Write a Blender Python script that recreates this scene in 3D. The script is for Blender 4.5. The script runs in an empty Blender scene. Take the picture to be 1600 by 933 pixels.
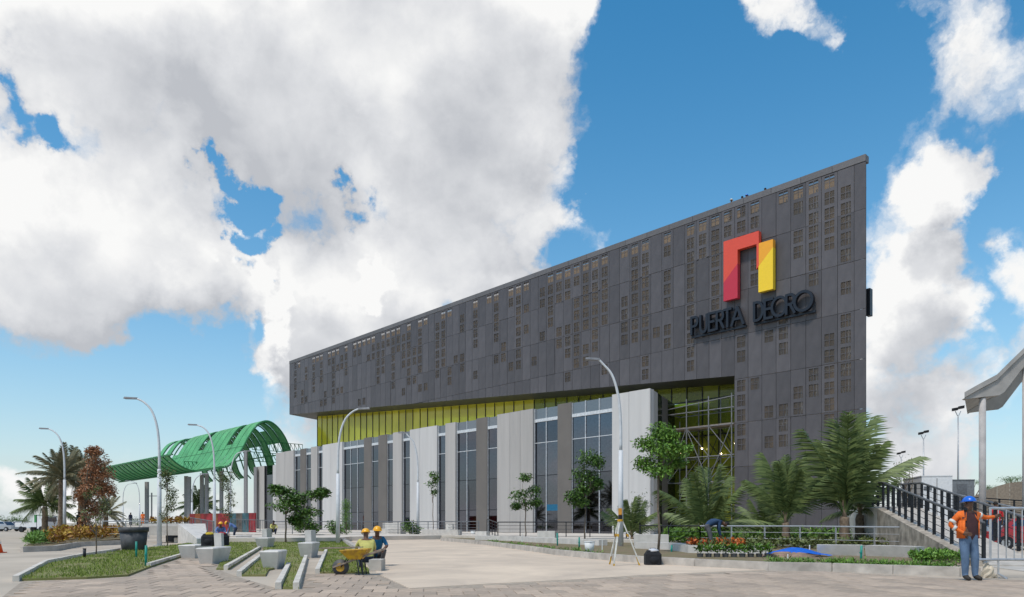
import bpy, bmesh, math, random
from mathutils import Vector, Matrix
R = random.Random(7)
rad = math.radians
sc = bpy.context.scene
# ------------------------------------------------------------------ camera
F, HZ, H = 1120.0, 817.0, 1.25            # focal length and horizon in photo pixels, eye height in metres
cam_d = bpy.data.cameras.new('camera'); cam = bpy.data.objects.new('camera', cam_d)
sc.collection.objects.link(cam); sc.camera = cam
cam.location = (0, 0, H); cam.rotation_euler = (rad(90), 0, 0)
cam_d.sensor_width = 36; cam_d.lens = 36 * F / 1600; cam_d.shift_y = (HZ - 466.5) / 1600
cam_d.clip_end = 9000; cam_d.clip_start = .1
# ------------------------------------------------------------------ light
SUN_AZ = Vector((-.55, -.62)).normalized(); SUN_EL = rad(60)
sun_dir = Vector((SUN_AZ.x * math.cos(SUN_EL), SUN_AZ.y * math.cos(SUN_EL), math.sin(SUN_EL)))
sl = bpy.data.lights.new('sun', 'SUN'); sl.energy = 2.2; sl.angle = rad(9); sl.color = (1, .95, .88)
so = bpy.data.objects.new('sun', sl); sc.collection.objects.link(so)
so.rotation_euler = (-sun_dir).to_track_quat('-Z', 'Y').to_euler(); so.location = (0, 0, 60)
sc.view_settings.view_transform = 'Standard'; sc.view_settings.look = 'None'
sc.view_settings.exposure = 0.4; sc.view_settings.gamma = 1
W_ = bpy.data.worlds.new('World'); sc.world = W_; W_.use_nodes = True

def pdir(px, py):
    return Vector((px - 800, F, HZ - py)).normalized()

def build_world():
    nt = W_.node_tree; N = nt.nodes; L = nt.links; N.clear()
    # cloud cover as a function of direction
    g = bpy.data.node_groups.new('cloud_cover', 'ShaderNodeTree')
    g.interface.new_socket('Vector', in_out='INPUT', socket_type='NodeSocketVector')
    g.interface.new_socket('Cover', in_out='OUTPUT', socket_type='NodeSocketFloat'); g.interface.new_socket('Soft', in_out='OUTPUT', socket_type='NodeSocketFloat')
    gn, gl = g.nodes, g.links
    gi = gn.new('NodeGroupInput'); go = gn.new('NodeGroupOutput')
    def math_(op, a, b=None, c=None, clamp=False):
        m = gn.new('ShaderNodeMath'); m.operation = op; m.use_clamp = clamp
        for k, v in enumerate((a, b, c)):
            if v is None: continue
            if isinstance(v, (int, float)): m.inputs[k].default_value = v
            else: gl.new(v, m.inputs[k])
        return m.outputs[0]
    nw = gn.new('ShaderNodeTexNoise'); nw.inputs['Scale'].default_value = 6.5; nw.inputs['Detail'].default_value = 8; nw.inputs['Roughness'].default_value = .58
    gl.new(gi.outputs[0], nw.inputs['Vector'])
    sub = gn.new('ShaderNodeVectorMath'); sub.operation = 'SUBTRACT'; sub.inputs[1].default_value = (.5, .5, .5)
    gl.new(nw.outputs['Color'], sub.inputs[0])
    scl = gn.new('ShaderNodeVectorMath'); scl.operation = 'SCALE'; scl.inputs['Scale'].default_value = .24
    gl.new(sub.outputs[0], scl.inputs[0])
    wv = gn.new('ShaderNodeVectorMath'); wv.operation = 'ADD'
    gl.new(gi.outputs[0], wv.inputs[0]); gl.new(scl.outputs[0], wv.inputs[1])
    base = gn.new('ShaderNodeTexNoise'); base.inputs['Scale'].default_value = 2.3; base.inputs['Detail'].default_value = 2
    gl.new(gi.outputs[0], base.inputs['Vector'])
    acc = math_('MULTIPLY_ADD', base.outputs['Fac'], 1.7, -.72); neg = None
    # (photo bearing x, y, radius px, weight): the big cloud banks and the blue gaps between them
    BL = [(150, 60, 230, 1.0), (420, 110, 260, 1.1), (690, 120, 250, 1.1), (820, 50, 130, .9), (560, 20, 240, .8), (20, 60, 170, .9),
          (140, 330, 170, 1.0), (60, 450, 170, 1.0), (110, 500, 90, .9), (270, 410, 130, .9), (230, 240, 150, .8), (20, 300, 150, .8), (480, 250, 150, .6), (700, 270, 160, .9), (830, 290, 100, .7),
          (470, 470, 130, 1.1), (410, 540, 60, .8), (600, 450, 140, 1.0), (730, 430, 120, .8), (860, 370, 70, .8), (430, 400, 70, .7), (520, 540, 140, 1.0), (870, 180, 70, .6),
          (1440, 430, 90, 1.0), (1400, 520, 90, .9), (1460, 610, 110, .8), (1505, 300, 70, .9), (1400, 600, 80, .7), (1590, 450, 70, .7), (1570, 560, 80, .5),
          (1490, 50, 110, .50), (1580, 95, 100, .52), (1430, 60, 70, .46), (1215, 25, 60, .62), (1175, 60, 40, .5), (1172, 150, 20, .45), (120, 770, 130, .5), (480, 660, 60, .6), (310, 610, 25, .5), (280, 690, 20, .5),
          (115, 185, 36, -.9), (40, 160, 40, -.8), (335, 285, 30, -1.0), (362, 325, 28, -1.0), (385, 385, 26, -.9), (395, 440, 22, -.8), (550, 335, 34, -1.0), (585, 320, 30, -.9), (575, 370, 22, -.8), (1050, 130, 130, -1.0), (1250, 220, 160, -.9), (980, 260, 90, -.8), (280, 590, 130, -.8), (1120, 320, 130, -.7), (390, 490, 30, -.7), (100, 620, 130, -.7), (1310, 70, 60, -.6)]
    for px, py, r, w in BL:
        d = pdir(px, py); rr = r / math.sqrt(F * F + (px - 800) ** 2 + (HZ - py) ** 2)
        di = gn.new('ShaderNodeVectorMath'); di.operation = 'DISTANCE'; di.inputs[1].default_value = d
        gl.new(wv.outputs[0], di.inputs[0])
        mr = gn.new('ShaderNodeMapRange'); mr.interpolation_type = 'SMOOTHSTEP'
        mr.inputs['From Min'].default_value = rr * 1.35; mr.inputs['From Max'].default_value = rr * .25
        mr.inputs['To Min'].default_value = 0; mr.inputs['To Max'].default_value = w
        gl.new(di.outputs['Value'], mr.inputs['Value'])
        if w > 0: acc = math_('SMOOTH_MAX', acc, mr.outputs[0], .12)
        else: neg = mr.outputs[0] if neg is None else math_('ADD', neg, mr.outputs[0])
    acc = math_('ADD', acc, neg)
    fine = gn.new('ShaderNodeTexNoise'); fine.inputs['Scale'].default_value = 8; fine.inputs['Detail'].default_value = 10; fine.inputs['Roughness'].default_value = .56
    gl.new(wv.outputs[0], fine.inputs['Vector'])
    mid = gn.new('ShaderNodeTexNoise'); mid.inputs['Scale'].default_value = 7; mid.inputs['Detail'].default_value = 2.5
    gl.new(gi.outputs[0], mid.inputs['Vector'])
    gl.new(math_('ADD', acc, math_('MULTIPLY_ADD', mid.outputs['Fac'], 1.6, -.8)), go.inputs[1])
    acc = math_('ADD', acc, math_('MULTIPLY_ADD', fine.outputs['Fac'], 1.7, -.85))
    gl.new(acc, go.inputs[0])
    # main tree
    tc = N.new('ShaderNodeTexCoord'); sky = N.new('ShaderNodeTexSky'); sky.sky_type = 'NISHITA'; sky.sun_disc = False
    sky.sun_elevation = SUN_EL; sky.sun_rotation = math.atan2(SUN_AZ.x, SUN_AZ.y)
    sky.air_density = 1.15; sky.dust_density = .5; sky.ozone_density = 3.0
    def grp(vec):
        n = N.new('ShaderNodeGroup'); n.node_tree = g; L.new(vec, n.inputs[0]); return n.outputs
    c0, s0 = grp(tc.outputs['Generated'])[:2]
    off = N.new('ShaderNodeVectorMath'); off.operation = 'ADD'; off.inputs[1].default_value = sun_dir * .03 + Vector((0, 0, .05))
    L.new(tc.outputs['Generated'], off.inputs[0]); c1, s1 = grp(off.outputs[0])[:2]
    def mth(op, a, b=None, clamp=False):
        m = N.new('ShaderNodeMath'); m.operation = op; m.use_clamp = clamp
        for k, v in enumerate((a, b)):
            if v is None: continue
            if isinstance(v, (int, float)): m.inputs[k].default_value = v
            else: L.new(v, m.inputs[k])
        return m.outputs[0]
    al = N.new('ShaderNodeMapRange'); al.interpolation_type = 'SMOOTHSTEP'; L.new(c0, al.inputs['Value'])
    al.inputs['From Min'].default_value = .10; al.inputs['From Max'].default_value = .58
    # shade: thick towards the sun = grey, thin towards the sun = white
    sh = N.new('ShaderNodeMapRange'); L.new(s1, sh.inputs['Value'])
    sh.inputs['From Min'].default_value = .1; sh.inputs['From Max'].default_value = 1.75; sh.inputs['To Min'].default_value = 1; sh.inputs['To Max'].default_value = 0
    ramp = N.new('ShaderNodeValToRGB')
    df = mth('ADD', mth('MULTIPLY', mth('SUBTRACT', c0, c1), .38), mth('MULTIPLY', mth('SUBTRACT', s0, s1), .35))
    bn = N.new('ShaderNodeTexNoise'); bn.inputs['Scale'].default_value = 13; bn.inputs['Detail'].default_value = 7; bn.inputs['Distortion'].default_value = .6; L.new(tc.outputs['Generated'], bn.inputs['Vector'])
    bl = mth('MULTIPLY', mth('SUBTRACT', bn.outputs['Fac'], .5), .75)
    L.new(mth('ADD', mth('MULTIPLY', sh.outputs[0], .85), mth('ADD', mth('ADD', df, bl), .02), True), ramp.inputs[0])
    e = ramp.color_ramp.elements; e[0].position = 0; e[0].color = (3.9, 4.05, 4.35, 1); e[1].position = 1; e[1].color = (7.2, 7.2, 7.15, 1)
    x = ramp.color_ramp.elements.new(.5); x.color = (5.5, 5.6, 5.8, 1)
    mix = N.new('ShaderNodeMix'); mix.data_type = 'RGBA'
    L.new(al.outputs[0], mix.inputs[0]); hs = N.new('ShaderNodeHueSaturation'); hs.inputs['Saturation'].default_value = 1.38; hs.inputs['Value'].default_value = 1.2; hs.inputs['Hue'].default_value = .487; L.new(sky.outputs[0], hs.inputs['Color']); sx = N.new('ShaderNodeSeparateXYZ'); L.new(tc.outputs['Generated'], sx.inputs[0])
    hz = mth('MULTIPLY', mth('POWER', 2.718, mth('MULTIPLY', mth('ABSOLUTE', sx.outputs[2]), -5.5)), .85)
    hm = N.new('ShaderNodeMix'); hm.data_type = 'RGBA'; hm.inputs[7].default_value = (4.3, 5.1, 5.7, 1); L.new(hz, hm.inputs[0]); L.new(hs.outputs[0], hm.inputs[6]); L.new(hm.outputs[2], mix.inputs[6]); L.new(ramp.outputs[0], mix.inputs[7])
    bg = N.new('ShaderNodeBackground'); bg.inputs['Strength'].default_value = .1
    out = N.new('ShaderNodeOutputWorld'); L.new(mix.outputs[2], bg.inputs[0]); L.new(bg.outputs[0], out.inputs[0])
build_world()

# ------------------------------------------------------------------ helpers
COL = sc.collection
def at(px, py, Y): return Vector(((px - 800) / F * Y, Y, H + (HZ - py) / F * Y))
def gr(px, py, z=0):
    Y = (H - z) * F / (py - HZ); return Vector(((px - 800) / F * Y, Y, z))

MATS = {}
def mat(name, col, rough=.7, metal=0, var=.12, scale=6, bump=0, spec=.4, col2=None, island=0, rand=0, coat=0, trans=0, detail=5, streak=0):
    if name in MATS: return MATS[name]
    m = bpy.data.materials.new(name); m.use_nodes = True; nt = m.node_tree; N = nt.nodes; L = nt.links
    b = N['Principled BSDF']; b.inputs['Roughness'].default_value = rough; b.inputs['Metallic'].default_value = metal
    b.inputs['Specular IOR Level'].default_value = spec
    if coat: b.inputs['Coat Weight'].default_value = coat
    tc = N.new('ShaderNodeTexCoord'); no = N.new('ShaderNodeTexNoise'); no.inputs['Scale'].default_value = scale; no.inputs['Detail'].default_value = detail
    if name == 'dusty_road': no.inputs['Distortion'].default_value = 1.6; no.inputs['Roughness'].default_value = .65
    if streak:
        mp = N.new('ShaderNodeMapping'); mp.inputs['Scale'].default_value = (1, 1, streak); L.new(tc.outputs['Object'], mp.inputs[0]); L.new(mp.outputs[0], no.inputs['Vector'])
    else: L.new(tc.outputs['Object'], no.inputs['Vector'])
    mx = N.new('ShaderNodeMix'); mx.data_type = 'RGBA'
    c2 = col2 or tuple(c * (1 - var * 2) for c in col); c1 = col if col2 else tuple(min(1, c * (1 + var)) for c in col)
    mx.inputs[6].default_value = (*c1, 1); mx.inputs[7].default_value = (*c2, 1)
    rp = N.new('ShaderNodeMapRange'); rp.inputs['From Min'].default_value = .3; rp.inputs['From Max'].default_value = .7
    L.new(no.outputs['Fac'], rp.inputs['Value'])
    fac = rp.outputs[0]
    if island:
        ge = N.new('ShaderNodeNewGeometry'); ad = N.new('ShaderNodeMix'); ad.inputs[0].default_value = island
        L.new(fac, ad.inputs[2]); L.new(ge.outputs['Random Per Island'], ad.inputs[3]); fac = ad.outputs[0]
    L.new(fac, mx.inputs[0]); out = mx.outputs[2]
    if rand:
        oi = N.new('ShaderNodeObjectInfo'); hs = N.new('ShaderNodeHueSaturation')
        mr = N.new('ShaderNodeMapRange'); mr.inputs['To Min'].default_value = 1 - rand; mr.inputs['To Max'].default_value = 1 + rand
        L.new(oi.outputs['Random'], mr.inputs['Value']); L.new(mr.outputs[0], hs.inputs['Value']); L.new(out, hs.inputs['Color']); out = hs.outputs[0]
    L.new(out, b.inputs['Base Color'])
    if bump:
        bp = N.new('ShaderNodeBump'); bp.inputs['Strength'].default_value = bump; bp.inputs['Distance'].default_value = .02
        n2 = N.new('ShaderNodeTexNoise'); n2.inputs['Scale'].default_value = scale * 7; n2.inputs['Detail'].default_value = 6
        L.new(tc.outputs['Object'], n2.inputs['Vector']); L.new(n2.outputs['Fac'], bp.inputs['Height']); L.new(bp.outputs[0], b.inputs['Normal'])
    if trans:   # see-through share: a perforated screen or tinted glass
        tr = N.new('ShaderNodeBsdfTransparent'); tr.inputs[0].default_value = (*trans[1], 1); ms = N.new('ShaderNodeMixShader'); ms.inputs[0].default_value = trans[0]
        L.new(b.outputs[0], ms.inputs[1]); L.new(tr.outputs[0], ms.inputs[2]); L.new(ms.outputs[0], N['Material Output'].inputs[0])
    MATS[name] = m; return m

ORG = {}
class MB:
    def __init__(s): s.v = []; s.f = []; s.m = []
    def poly(s, pts, m=0):
        i = len(s.v); s.v += [Vector(p) for p in pts]; s.f.append(tuple(range(i, i + len(pts)))); s.m.append(m)
    def hexa(s, p, m=0):     # 8 corners: bottom ring then top ring
        i = len(s.v); s.v += [Vector(q) for q in p]
        for f in ((0, 3, 2, 1), (4, 5, 6, 7), (0, 1, 5, 4), (1, 2, 6, 5), (2, 3, 7, 6), (3, 0, 4, 7)):
            s.f.append(tuple(i + k for k in f)); s.m.append(m)
        return s
    def box(s, x0, x1, y0, y1, z0, z1, m=0):
        return s.hexa([(x0, y0, z0), (x1, y0, z0), (x1, y1, z0), (x0, y1, z0), (x0, y0, z1), (x1, y0, z1), (x1, y1, z1), (x0, y1, z1)], m)
    def prism(s, pts, z0, z1, m=0):
        n = len(pts); i = len(s.v)
        g = lambda z, p: z(p) if callable(z) else z
        s.v += [Vector((p[0], p[1], g(z0, p))) for p in pts] + [Vector((p[0], p[1], g(z1, p))) for p in pts]
        a = sum(pts[k][0] * pts[(k + 1) % n][1] - pts[(k + 1) % n][0] * pts[k][1] for k in range(n))
        o = range(n) if a > 0 else range(n - 1, -1, -1); o = list(o)
        s.f.append(tuple(i + k for k in reversed(o))); s.f.append(tuple(i + n + k for k in o)); s.m += [m, m]
        for j in range(n):
            k, l = o[j], o[(j + 1) % n]; s.f.append((i + k, i + l, i + n + l, i + n + k)); s.m.append(m)
        return s
    def tube(s, pts, r, n=6, m=0, cap=True):
        pts = [Vector(p) for p in pts]; rs = r if isinstance(r, (list, tuple)) else [r] * len(pts)
        i = len(s.v); prev = None
        for k, p in enumerate(pts):
            d = (pts[min(k + 1, len(pts) - 1)] - pts[max(k - 1, 0)]).normalized()
            a = prev if prev is not None else (Vector((1, 0, 0)) if abs(d.x) < .9 else Vector((0, 1, 0)))
            a = (a - d * a.dot(d)).normalized(); prev = a; b = d.cross(a)
            for q in range(n):
                t = 2 * math.pi * q / n; s.v.append(p + (a * math.cos(t) + b * math.sin(t)) * rs[k])
        for k in range(len(pts) - 1):
            for q in range(n):
                s.f.append((i + k * n + q, i + k * n + (q + 1) % n, i + (k + 1) * n + (q + 1) % n, i + (k + 1) * n + q)); s.m.append(m)
        if cap:
            s.f.append(tuple(i + q for q in reversed(range(n)))); s.m.append(m)
            e = i + (len(pts) - 1) * n; s.f.append(tuple(e + q for q in range(n))); s.m.append(m)
        return s
    def bar(s, a, b, w, h=None, m=0):
        a, b = Vector(a), Vector(b); h = h or w; d = (b - a).normalized()
        up = Vector((0, 0, 1)) if abs(d.z) < .95 else Vector((0, 1, 0))
        x = d.cross(up).normalized() * w / 2; y = x.cross(d).normalized() * h / 2
        return s.hexa([a - x - y, a + x - y, b + x - y, b - x - y, a - x + y, a + x + y, b + x + y, b - x + y], m)
    def blob(s, c, r, seg=10, rings=6, m=0, zmin=-1, noise=0):
        c = Vector(c); r = Vector(r) if not isinstance(r, (int, float)) else Vector((r, r, r)); i = len(s.v)
        for a in range(rings + 1):
            ph = math.asin(zmin) + (math.pi / 2 - math.asin(zmin)) * a / rings
            for q in range(seg):
                t = 2 * math.pi * q / seg; k = 1 + R.uniform(-noise, noise)
                s.v.append(c + Vector((r.x * math.cos(ph) * math.cos(t) * k, r.y * math.cos(ph) * math.sin(t) * k, r.z * math.sin(ph) * k)))
        for a in range(rings):
            for q in range(seg):
                s.f.append((i + a * seg + q, i + a * seg + (q + 1) % seg, i + (a + 1) * seg + (q + 1) % seg, i + (a + 1) * seg + q)); s.m.append(m)
        s.f.append(tuple(i + q for q in reversed(range(seg)))); s.m.append(m)
        return s
    def mesh(s, name, mats, off=None, smooth=False):
        me = bpy.data.meshes.new(name); o = off or Vector((0, 0, 0))
        me.from_pydata([tuple(v - o) for v in s.v], [], s.f)
        for m in (mats if isinstance(mats, (list, tuple)) else [mats]): me.materials.append(m)
        me.polygons.foreach_set('material_index', s.m)
        if smooth: me.polygons.foreach_set('use_smooth', [True] * len(s.f))
        me.update(); return me
    def build(s, name, mats, parent=None, smooth=False, kind=None, label=None):
        off = ORG.get(parent.name) if parent else None
        o = bpy.data.objects.new(name, s.mesh(name, mats, off, smooth)); COL.objects.link(o)
        if parent: o.parent = parent; ORG[o.name] = off or Vector((0, 0, 0))
        if kind: o['kind'] = kind
        if label: o['label'] = label
        return o

def tag(o, label, cat, group=None):
    o['label'] = label; o['category'] = cat
    if group: o['group'] = group
    return o
def thing(name, label, cat, loc=(0, 0, 0), rz=0, group=None, world=False):
    o = bpy.data.objects.new(name, None); COL.objects.link(o); o.location = loc; o.rotation_euler = (0, 0, rz); o.empty_display_size = .2
    ORG[o.name] = Vector(loc) if world else Vector((0, 0, 0))
    return tag(o, label, cat, group)
def dup(o, parent=None, loc=None, rz=None, label=None, scale=None):
    c = o.copy(); COL.objects.link(c); c.parent = parent
    if loc is not None: c.location = loc
    if rz is not None: c.rotation_euler = (0, 0, rz)
    if scale is not None: c.scale = (scale,) * 3 if isinstance(scale, (int, float)) else scale
    if label: c['label'] = label
    for ch in list(o.children): dup(ch, c)
    return c
def structure(o): o['kind'] = 'structure'; return o
def wpoly(px, z=0): return [gr(x, y, z) for x, y in px]
def inside(p, poly):
    c = False; n = len(poly)
    for i in range(n):
        a, b = poly[i], poly[i - 1]
        if (a[1] > p[1]) != (b[1] > p[1]) and p[0] < (b[0] - a[0]) * (p[1] - a[1]) / (b[1] - a[1]) + a[0]: c = not c
    return c
def tri(o):
    bm = bmesh.new(); bm.from_mesh(o.data); bmesh.ops.triangulate(bm, faces=[f for f in bm.faces if len(f.verts) > 4]); bm.to_mesh(o.data); bm.free(); return o

# materials
CONC = mat('concrete', (.47, .43, .38), .85, var=.10, scale=2.5, bump=.25)
CONCL = mat('pale_concrete', (.58, .545, .50), .8, var=.08, scale=3, bump=.2, rand=.06)
PALE = mat('grey_metal', (.42, .43, .44), .4, .5, var=.05)
DARKM = mat('dark_metal', (.025, .027, .032), .4, .4, var=.1)
WHITEM = mat('white_metal', (.58, .59, .60), .55, 0, var=.05)
# ------------------------------------------------------------------ ground
GROUND = mat('ground_concrete', (.45, .38, .30), .9, var=.12, scale=.35, bump=.2, detail=9)
o = structure(MB().box(-3000, 3000, -60, 5000, -1.0, 0).build('ground', GROUND))
ROAD = mat('dusty_road', (.66, .53, .40), .95, scale=.3, bump=.3, col2=(.45, .365, .285), detail=10)
road_px = [(548, 842), (690, 843.5), (760, 852), (866, 867), (920, 873), (1000, 880), (1085, 885), (1200, 891), (1120, 894), (1010, 899), (900, 906), (760, 913), (640, 920), (590, 897), (572, 873), (556, 856)]
tri(structure(MB().prism(wpoly(road_px), -.05, .010).build('road', ROAD)))
PAVE = [mat('paver_%d' % i, c, .9, var=.10, scale=5, bump=.3, rand=.10) for i, c in enumerate([(.43, .335, .255), (.39, .305, .235), (.45, .35, .265), (.36, .285, .22)])]
pave_px = [(0, 936), (34, 909), (136, 906), (200, 902), (236, 888), (284, 872), (300, 869), (340, 880), (345, 892), (375, 903), (440, 922), (470, 922), (476, 897), (575, 897), (592, 899), (640, 921), (760, 914), (900, 907), (1010, 900), (1120, 895), (1200, 892), (1300, 894), (1500, 905), (1660, 908), (1720, 960), (-130, 960)]
pv = structure(tri(MB().prism(wpoly(pave_px), -.05, .006).build('paving', mat('joint_sand', (.36, .295, .23), .95, var=.2, scale=8))))
ppoly = wpoly(pave_px); ca, sa = math.cos(rad(7)), math.sin(rad(7)); cells = []
pw, pl = .46, .60
for j in range(-4, 50):
    for i in range(-80, 80):
        lx, ly = (i + .5 * (j % 2)) * pw, 9 + j * pl
        c = Vector((lx * ca - ly * sa, lx * sa + ly * ca, 0))
        if c.y < 11.5: continue
        cs = [Vector((c.x + (ax * ca - ay * sa), c.y + (ax * sa + ay * ca), 0)) for ax, ay in ((-pw / 2, -pl / 2), (pw / 2, -pl / 2), (pw / 2, pl / 2), (-pw / 2, pl / 2))]
        if all(inside(q, ppoly) for q in cs) and abs(c.x) < c.y * .75 + 1: cells.append(c)
cells.sort(key=lambda c: c.y)
pm = []
for m in PAVE:
    b = MB(); x, y = pw / 2 - .008, pl / 2 - .008; e = .01
    b.prism([(-x, -y), (x, -y), (x, y), (-x, y)], 0, .012)
    i = len(b.v); b.f.pop(1); b.m.pop(1)
    top = [(-x + e, -y + e), (x - e, -y + e), (x - e, y - e), (-x + e, y - e)]
    b.v += [Vector((*q, .018)) for q in top]; b.f.append((i, i + 1, i + 2, i + 3)); b.m.append(0)
    for k in range(4): b.f.append((4 + k, 4 + (k + 1) % 4, i + (k + 1) % 4, i + k)); b.m.append(0)
    pm.append(b.mesh('paver', m))
rest = MB()
for k, c in enumerate(cells):
    if k < 300:
        q = bpy.data.objects.new('paver', R.choice(pm)); COL.objects.link(q); q.parent = pv
        q.location = (c.x, c.y, .004 + R.uniform(-.003, .004)); q.rotation_euler = (R.uniform(-.004, .004), R.uniform(-.004, .004), rad(7))
    else:
        x, y = pw / 2 - .008, pl / 2 - .008
        rest.poly([(c.x + ax * ca - ay * sa, c.y + ax * sa + ay * ca, .018) for ax, ay in ((-x, -y), (x, -y), (x, y), (-x, y))], R.randrange(4))
if rest.f: rest.build('pavers', PAVE, pv, kind='stuff')

# raised terrace and walkway behind the lawn
TZ = .3
terr_px = [(272, 841), (400, 841), (530, 840), (548, 838.5), (690, 836.5), (780, 838), (1000, 844), (1200, 848), (1200, 832), (900, 827), (600, 824.5), (330, 823.5), (272, 826)]
tp = wpoly(terr_px, TZ)
o = structure(tri(MB().prism(tp, -.2, TZ).build('terrace', mat('terrace_concrete', (.58, .515, .44), .9, var=.1, scale=.8, bump=.2))))

def kerb(name, label, pts, w, h, step, material, z0=-.05):
    root = thing(name, label, 'kerb', pts[0], world=True)
    seg = []; 
    for a, b in zip(pts, pts[1:]):
        n = max(1, round((b - a).length / step)); seg += [(a.lerp(b, k / n), a.lerp(b, (k + 1) / n)) for k in range(n)]
    for a, b in seg:
        d = (b - a).normalized(); nrm = Vector((-d.y, d.x, 0)) * w; g = d * .006; dz = R.uniform(-.004, .004)
        hh = h + dz; B = MB(); c = .02
        p = [a + g, b - g, b - g + nrm, a + g + nrm]
        B.hexa([Vector((q.x, q.y, z0)) for q in p] + [Vector((p[0].x, p[0].y, hh)) + nrm * .08, Vector((p[1].x, p[1].y, hh)) + nrm * .08, Vector((p[2].x, p[2].y, hh)), Vector((p[3].x, p[3].y, hh))])
        B.build('kerb_stone', material, root)
    return root
KERB = mat('kerb_concrete', (.45, .405, .355), .9, var=.14, scale=3, bump=.3, rand=.08)
kp = wpoly([(688, 845), (760, 852), (866, 867.5), (920, 873.5), (1000, 880.5), (1085, 885.5), (1200, 891.5), (1300, 893.5), (1500, 901.5), (1533, 902.5)])
kerb('road_kerb', 'long raised concrete kerb curving along the dusty road up to the ramp', kp, .22, .22, 1.6, KERB)

# planting bed behind that kerb
SOIL = mat('bed_soil', (.22, .15, .10), .95, var=.2, scale=2, bump=.6, col2=(.15, .14, .06))
kb = [Vector((p.x, p.y + .2, 0)) for p in kp[:-1]]
bed = kb + wpoly([(1440, 858), (1200, 852), (1000, 846), (800, 841), (690, 840)], .1)
tri(structure(MB().prism(bed, -.05, .14).build('planting_bed', SOIL)))

# ------------------------------------------------------------------ lawn
LAWN = mat('lawn_turf', (.15, .18, .045), .95, scale=1.6, bump=.6, col2=(.22, .18, .085), detail=8)
lawns = [[(34, 908), (76, 883), (132, 871), (189, 862), (280, 852), (300, 849), (300, 868), (284, 871), (236, 887), (200, 901), (136, 905)],
         [(338, 891), (357, 891), (408, 858), (404, 842), (345, 842), (300, 849), (302, 862), (322, 866), (346, 879)],
         [(378, 901), (415, 901), (420, 892), (455, 884), (442, 921), (467, 921), (480, 872), (484, 862), (484, 846), (440, 842), (408, 843), (411, 862)],
         [(500, 897), (577, 897), (566, 878), (549, 858), (535, 846), (484, 844), (485, 861), (513, 862)]]
GRASS = mat('grass_blades', (.24, .30, .05), .8, island=.8, scale=.8, col2=(.11, .16, .03), spec=.2)
for k, lp in enumerate(lawns):
    wp = wpoly(lp)
    g = structure(tri(MB().prism(wp, -.05, .05).build('lawn', LAWN)))
    B = MB(); x0, x1 = min(p.x for p in wp), max(p.x for p in wp); y0, y1 = min(p.y for p in wp), max(p.y for p in wp)
    area = (x1 - x0) * (y1 - y0); n = int(min(60000, area * 420))
    for _ in range(n):
        y = y0 + (y1 - y0) * R.random() ** 1.35; p = Vector((R.uniform(x0, x1), y, .04))
        if not inside(p, wp): continue
        if math.sin(p.x * 1.9) * math.sin(p.y * 1.3 + p.x) > .62 and R.random() < .8: continue
        a = R.uniform(0, 6.28); w = R.uniform(.004, .008) * (1 + y / 30); h = R.uniform(.03, .10)
        dx, dy = math.cos(a) * w, math.sin(a) * w; lx, ly = R.uniform(-.05, .05), R.uniform(-.05, .05)
        B.poly([(p.x - dx, p.y - dy, p.z), (p.x + dx, p.y + dy, p.z), (p.x + lx, p.y + ly, p.z + h)])
    q = B.build('grass', GRASS, kind='stuff'); q['label'] = 'short green grass covering the lawn patch'; q['category'] = 'grass'
EDGE = mat('edging_concrete', (.60, .55, .48), .9, var=.12, scale=4, bump=.2, rand=.06)
edges = [('beside the bench with bags', [(357, 891), (408, 858)]), ('left of the middle path', [(378, 901), (411, 871)]), ('left of the thin grass strip', [(440, 921), (455, 886)]),
         ('right of the thin grass strip', [(468, 921), (481, 873)]), ('beside the wheelbarrow lawn', [(500, 897), (512, 863)]), ('along the far left lawn', [(236, 887), (284, 871), (300, 866)]),
         ('along the street edge of the left lawn', [(30, 909), (76, 882), (132, 870), (189, 861)])]
for lb, pp in edges: kerb('lawn_edging', 'narrow pale edging strip ' + lb, wpoly(pp), .12, .13, 1.2, EDGE)
kerb('walkway_kerb', 'straight concrete kerb between lawn and raised walkway', wpoly([(345, 842), (440, 842), (530, 842.5)]), .25, .36, 2.0, KERB)
kerb('road_side_kerb', 'concrete kerb on the left of the dusty road by the workers', wpoly([(533, 846), (552, 860), (572, 880), (580, 893)]), .25, .2, 1.4, KERB)

# ------------------------------------------------------------------ exhibition hall (dark box)
UX, UY = -.6908, .7231                     # along the facade, away from the camera
HROT = math.atan2(-UY, -UX)
C0 = Vector((25.67, 52, 0)); SK = -math.tan(rad(20.5))
def fac_t(px, d=0):
    k = (px - 800) / F; return (C0.x + d * UY - k * (C0.y - d * UX)) / (-UX + UY * k)
def fz(px, py, d=0):
    t = fac_t(px, d); return H + (HZ - py) / F * (C0.y - d * UX + UY * t)
def hall_pt(t, d, z): return Vector((C0.x + UX * t + UY * d, C0.y + UY * t - UX * d, z))
hall = thing('exhibition_hall', 'huge dark grey hall clad in perforated metal panels with slanted underside', 'building', C0, HROT)
PANEL = mat('perforated_panel', (.095, .086, .089), .5, .2, scale=1.6, var=.09, rand=.17, spec=.45, detail=8, streak=.5)
SCREEN = mat('open_mesh_screen', (.105, .088, .075), .6, .1, var=.05, trans=(.42, (1, 1, 1)))
COPE = mat('coping_metal', (.15, .138, .135), .5, .3, var=.06, rand=.08)
PW, PH, T0, LEN, ZT, ZB0, SH = 1.197, 3.63, .82, 89.7, 2.3 + 3.63 * 7, 2.3, .0047
def zbot(t): return 13.45 + (t - 10.4) * .0687 if t > 10.39 else .05
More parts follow.
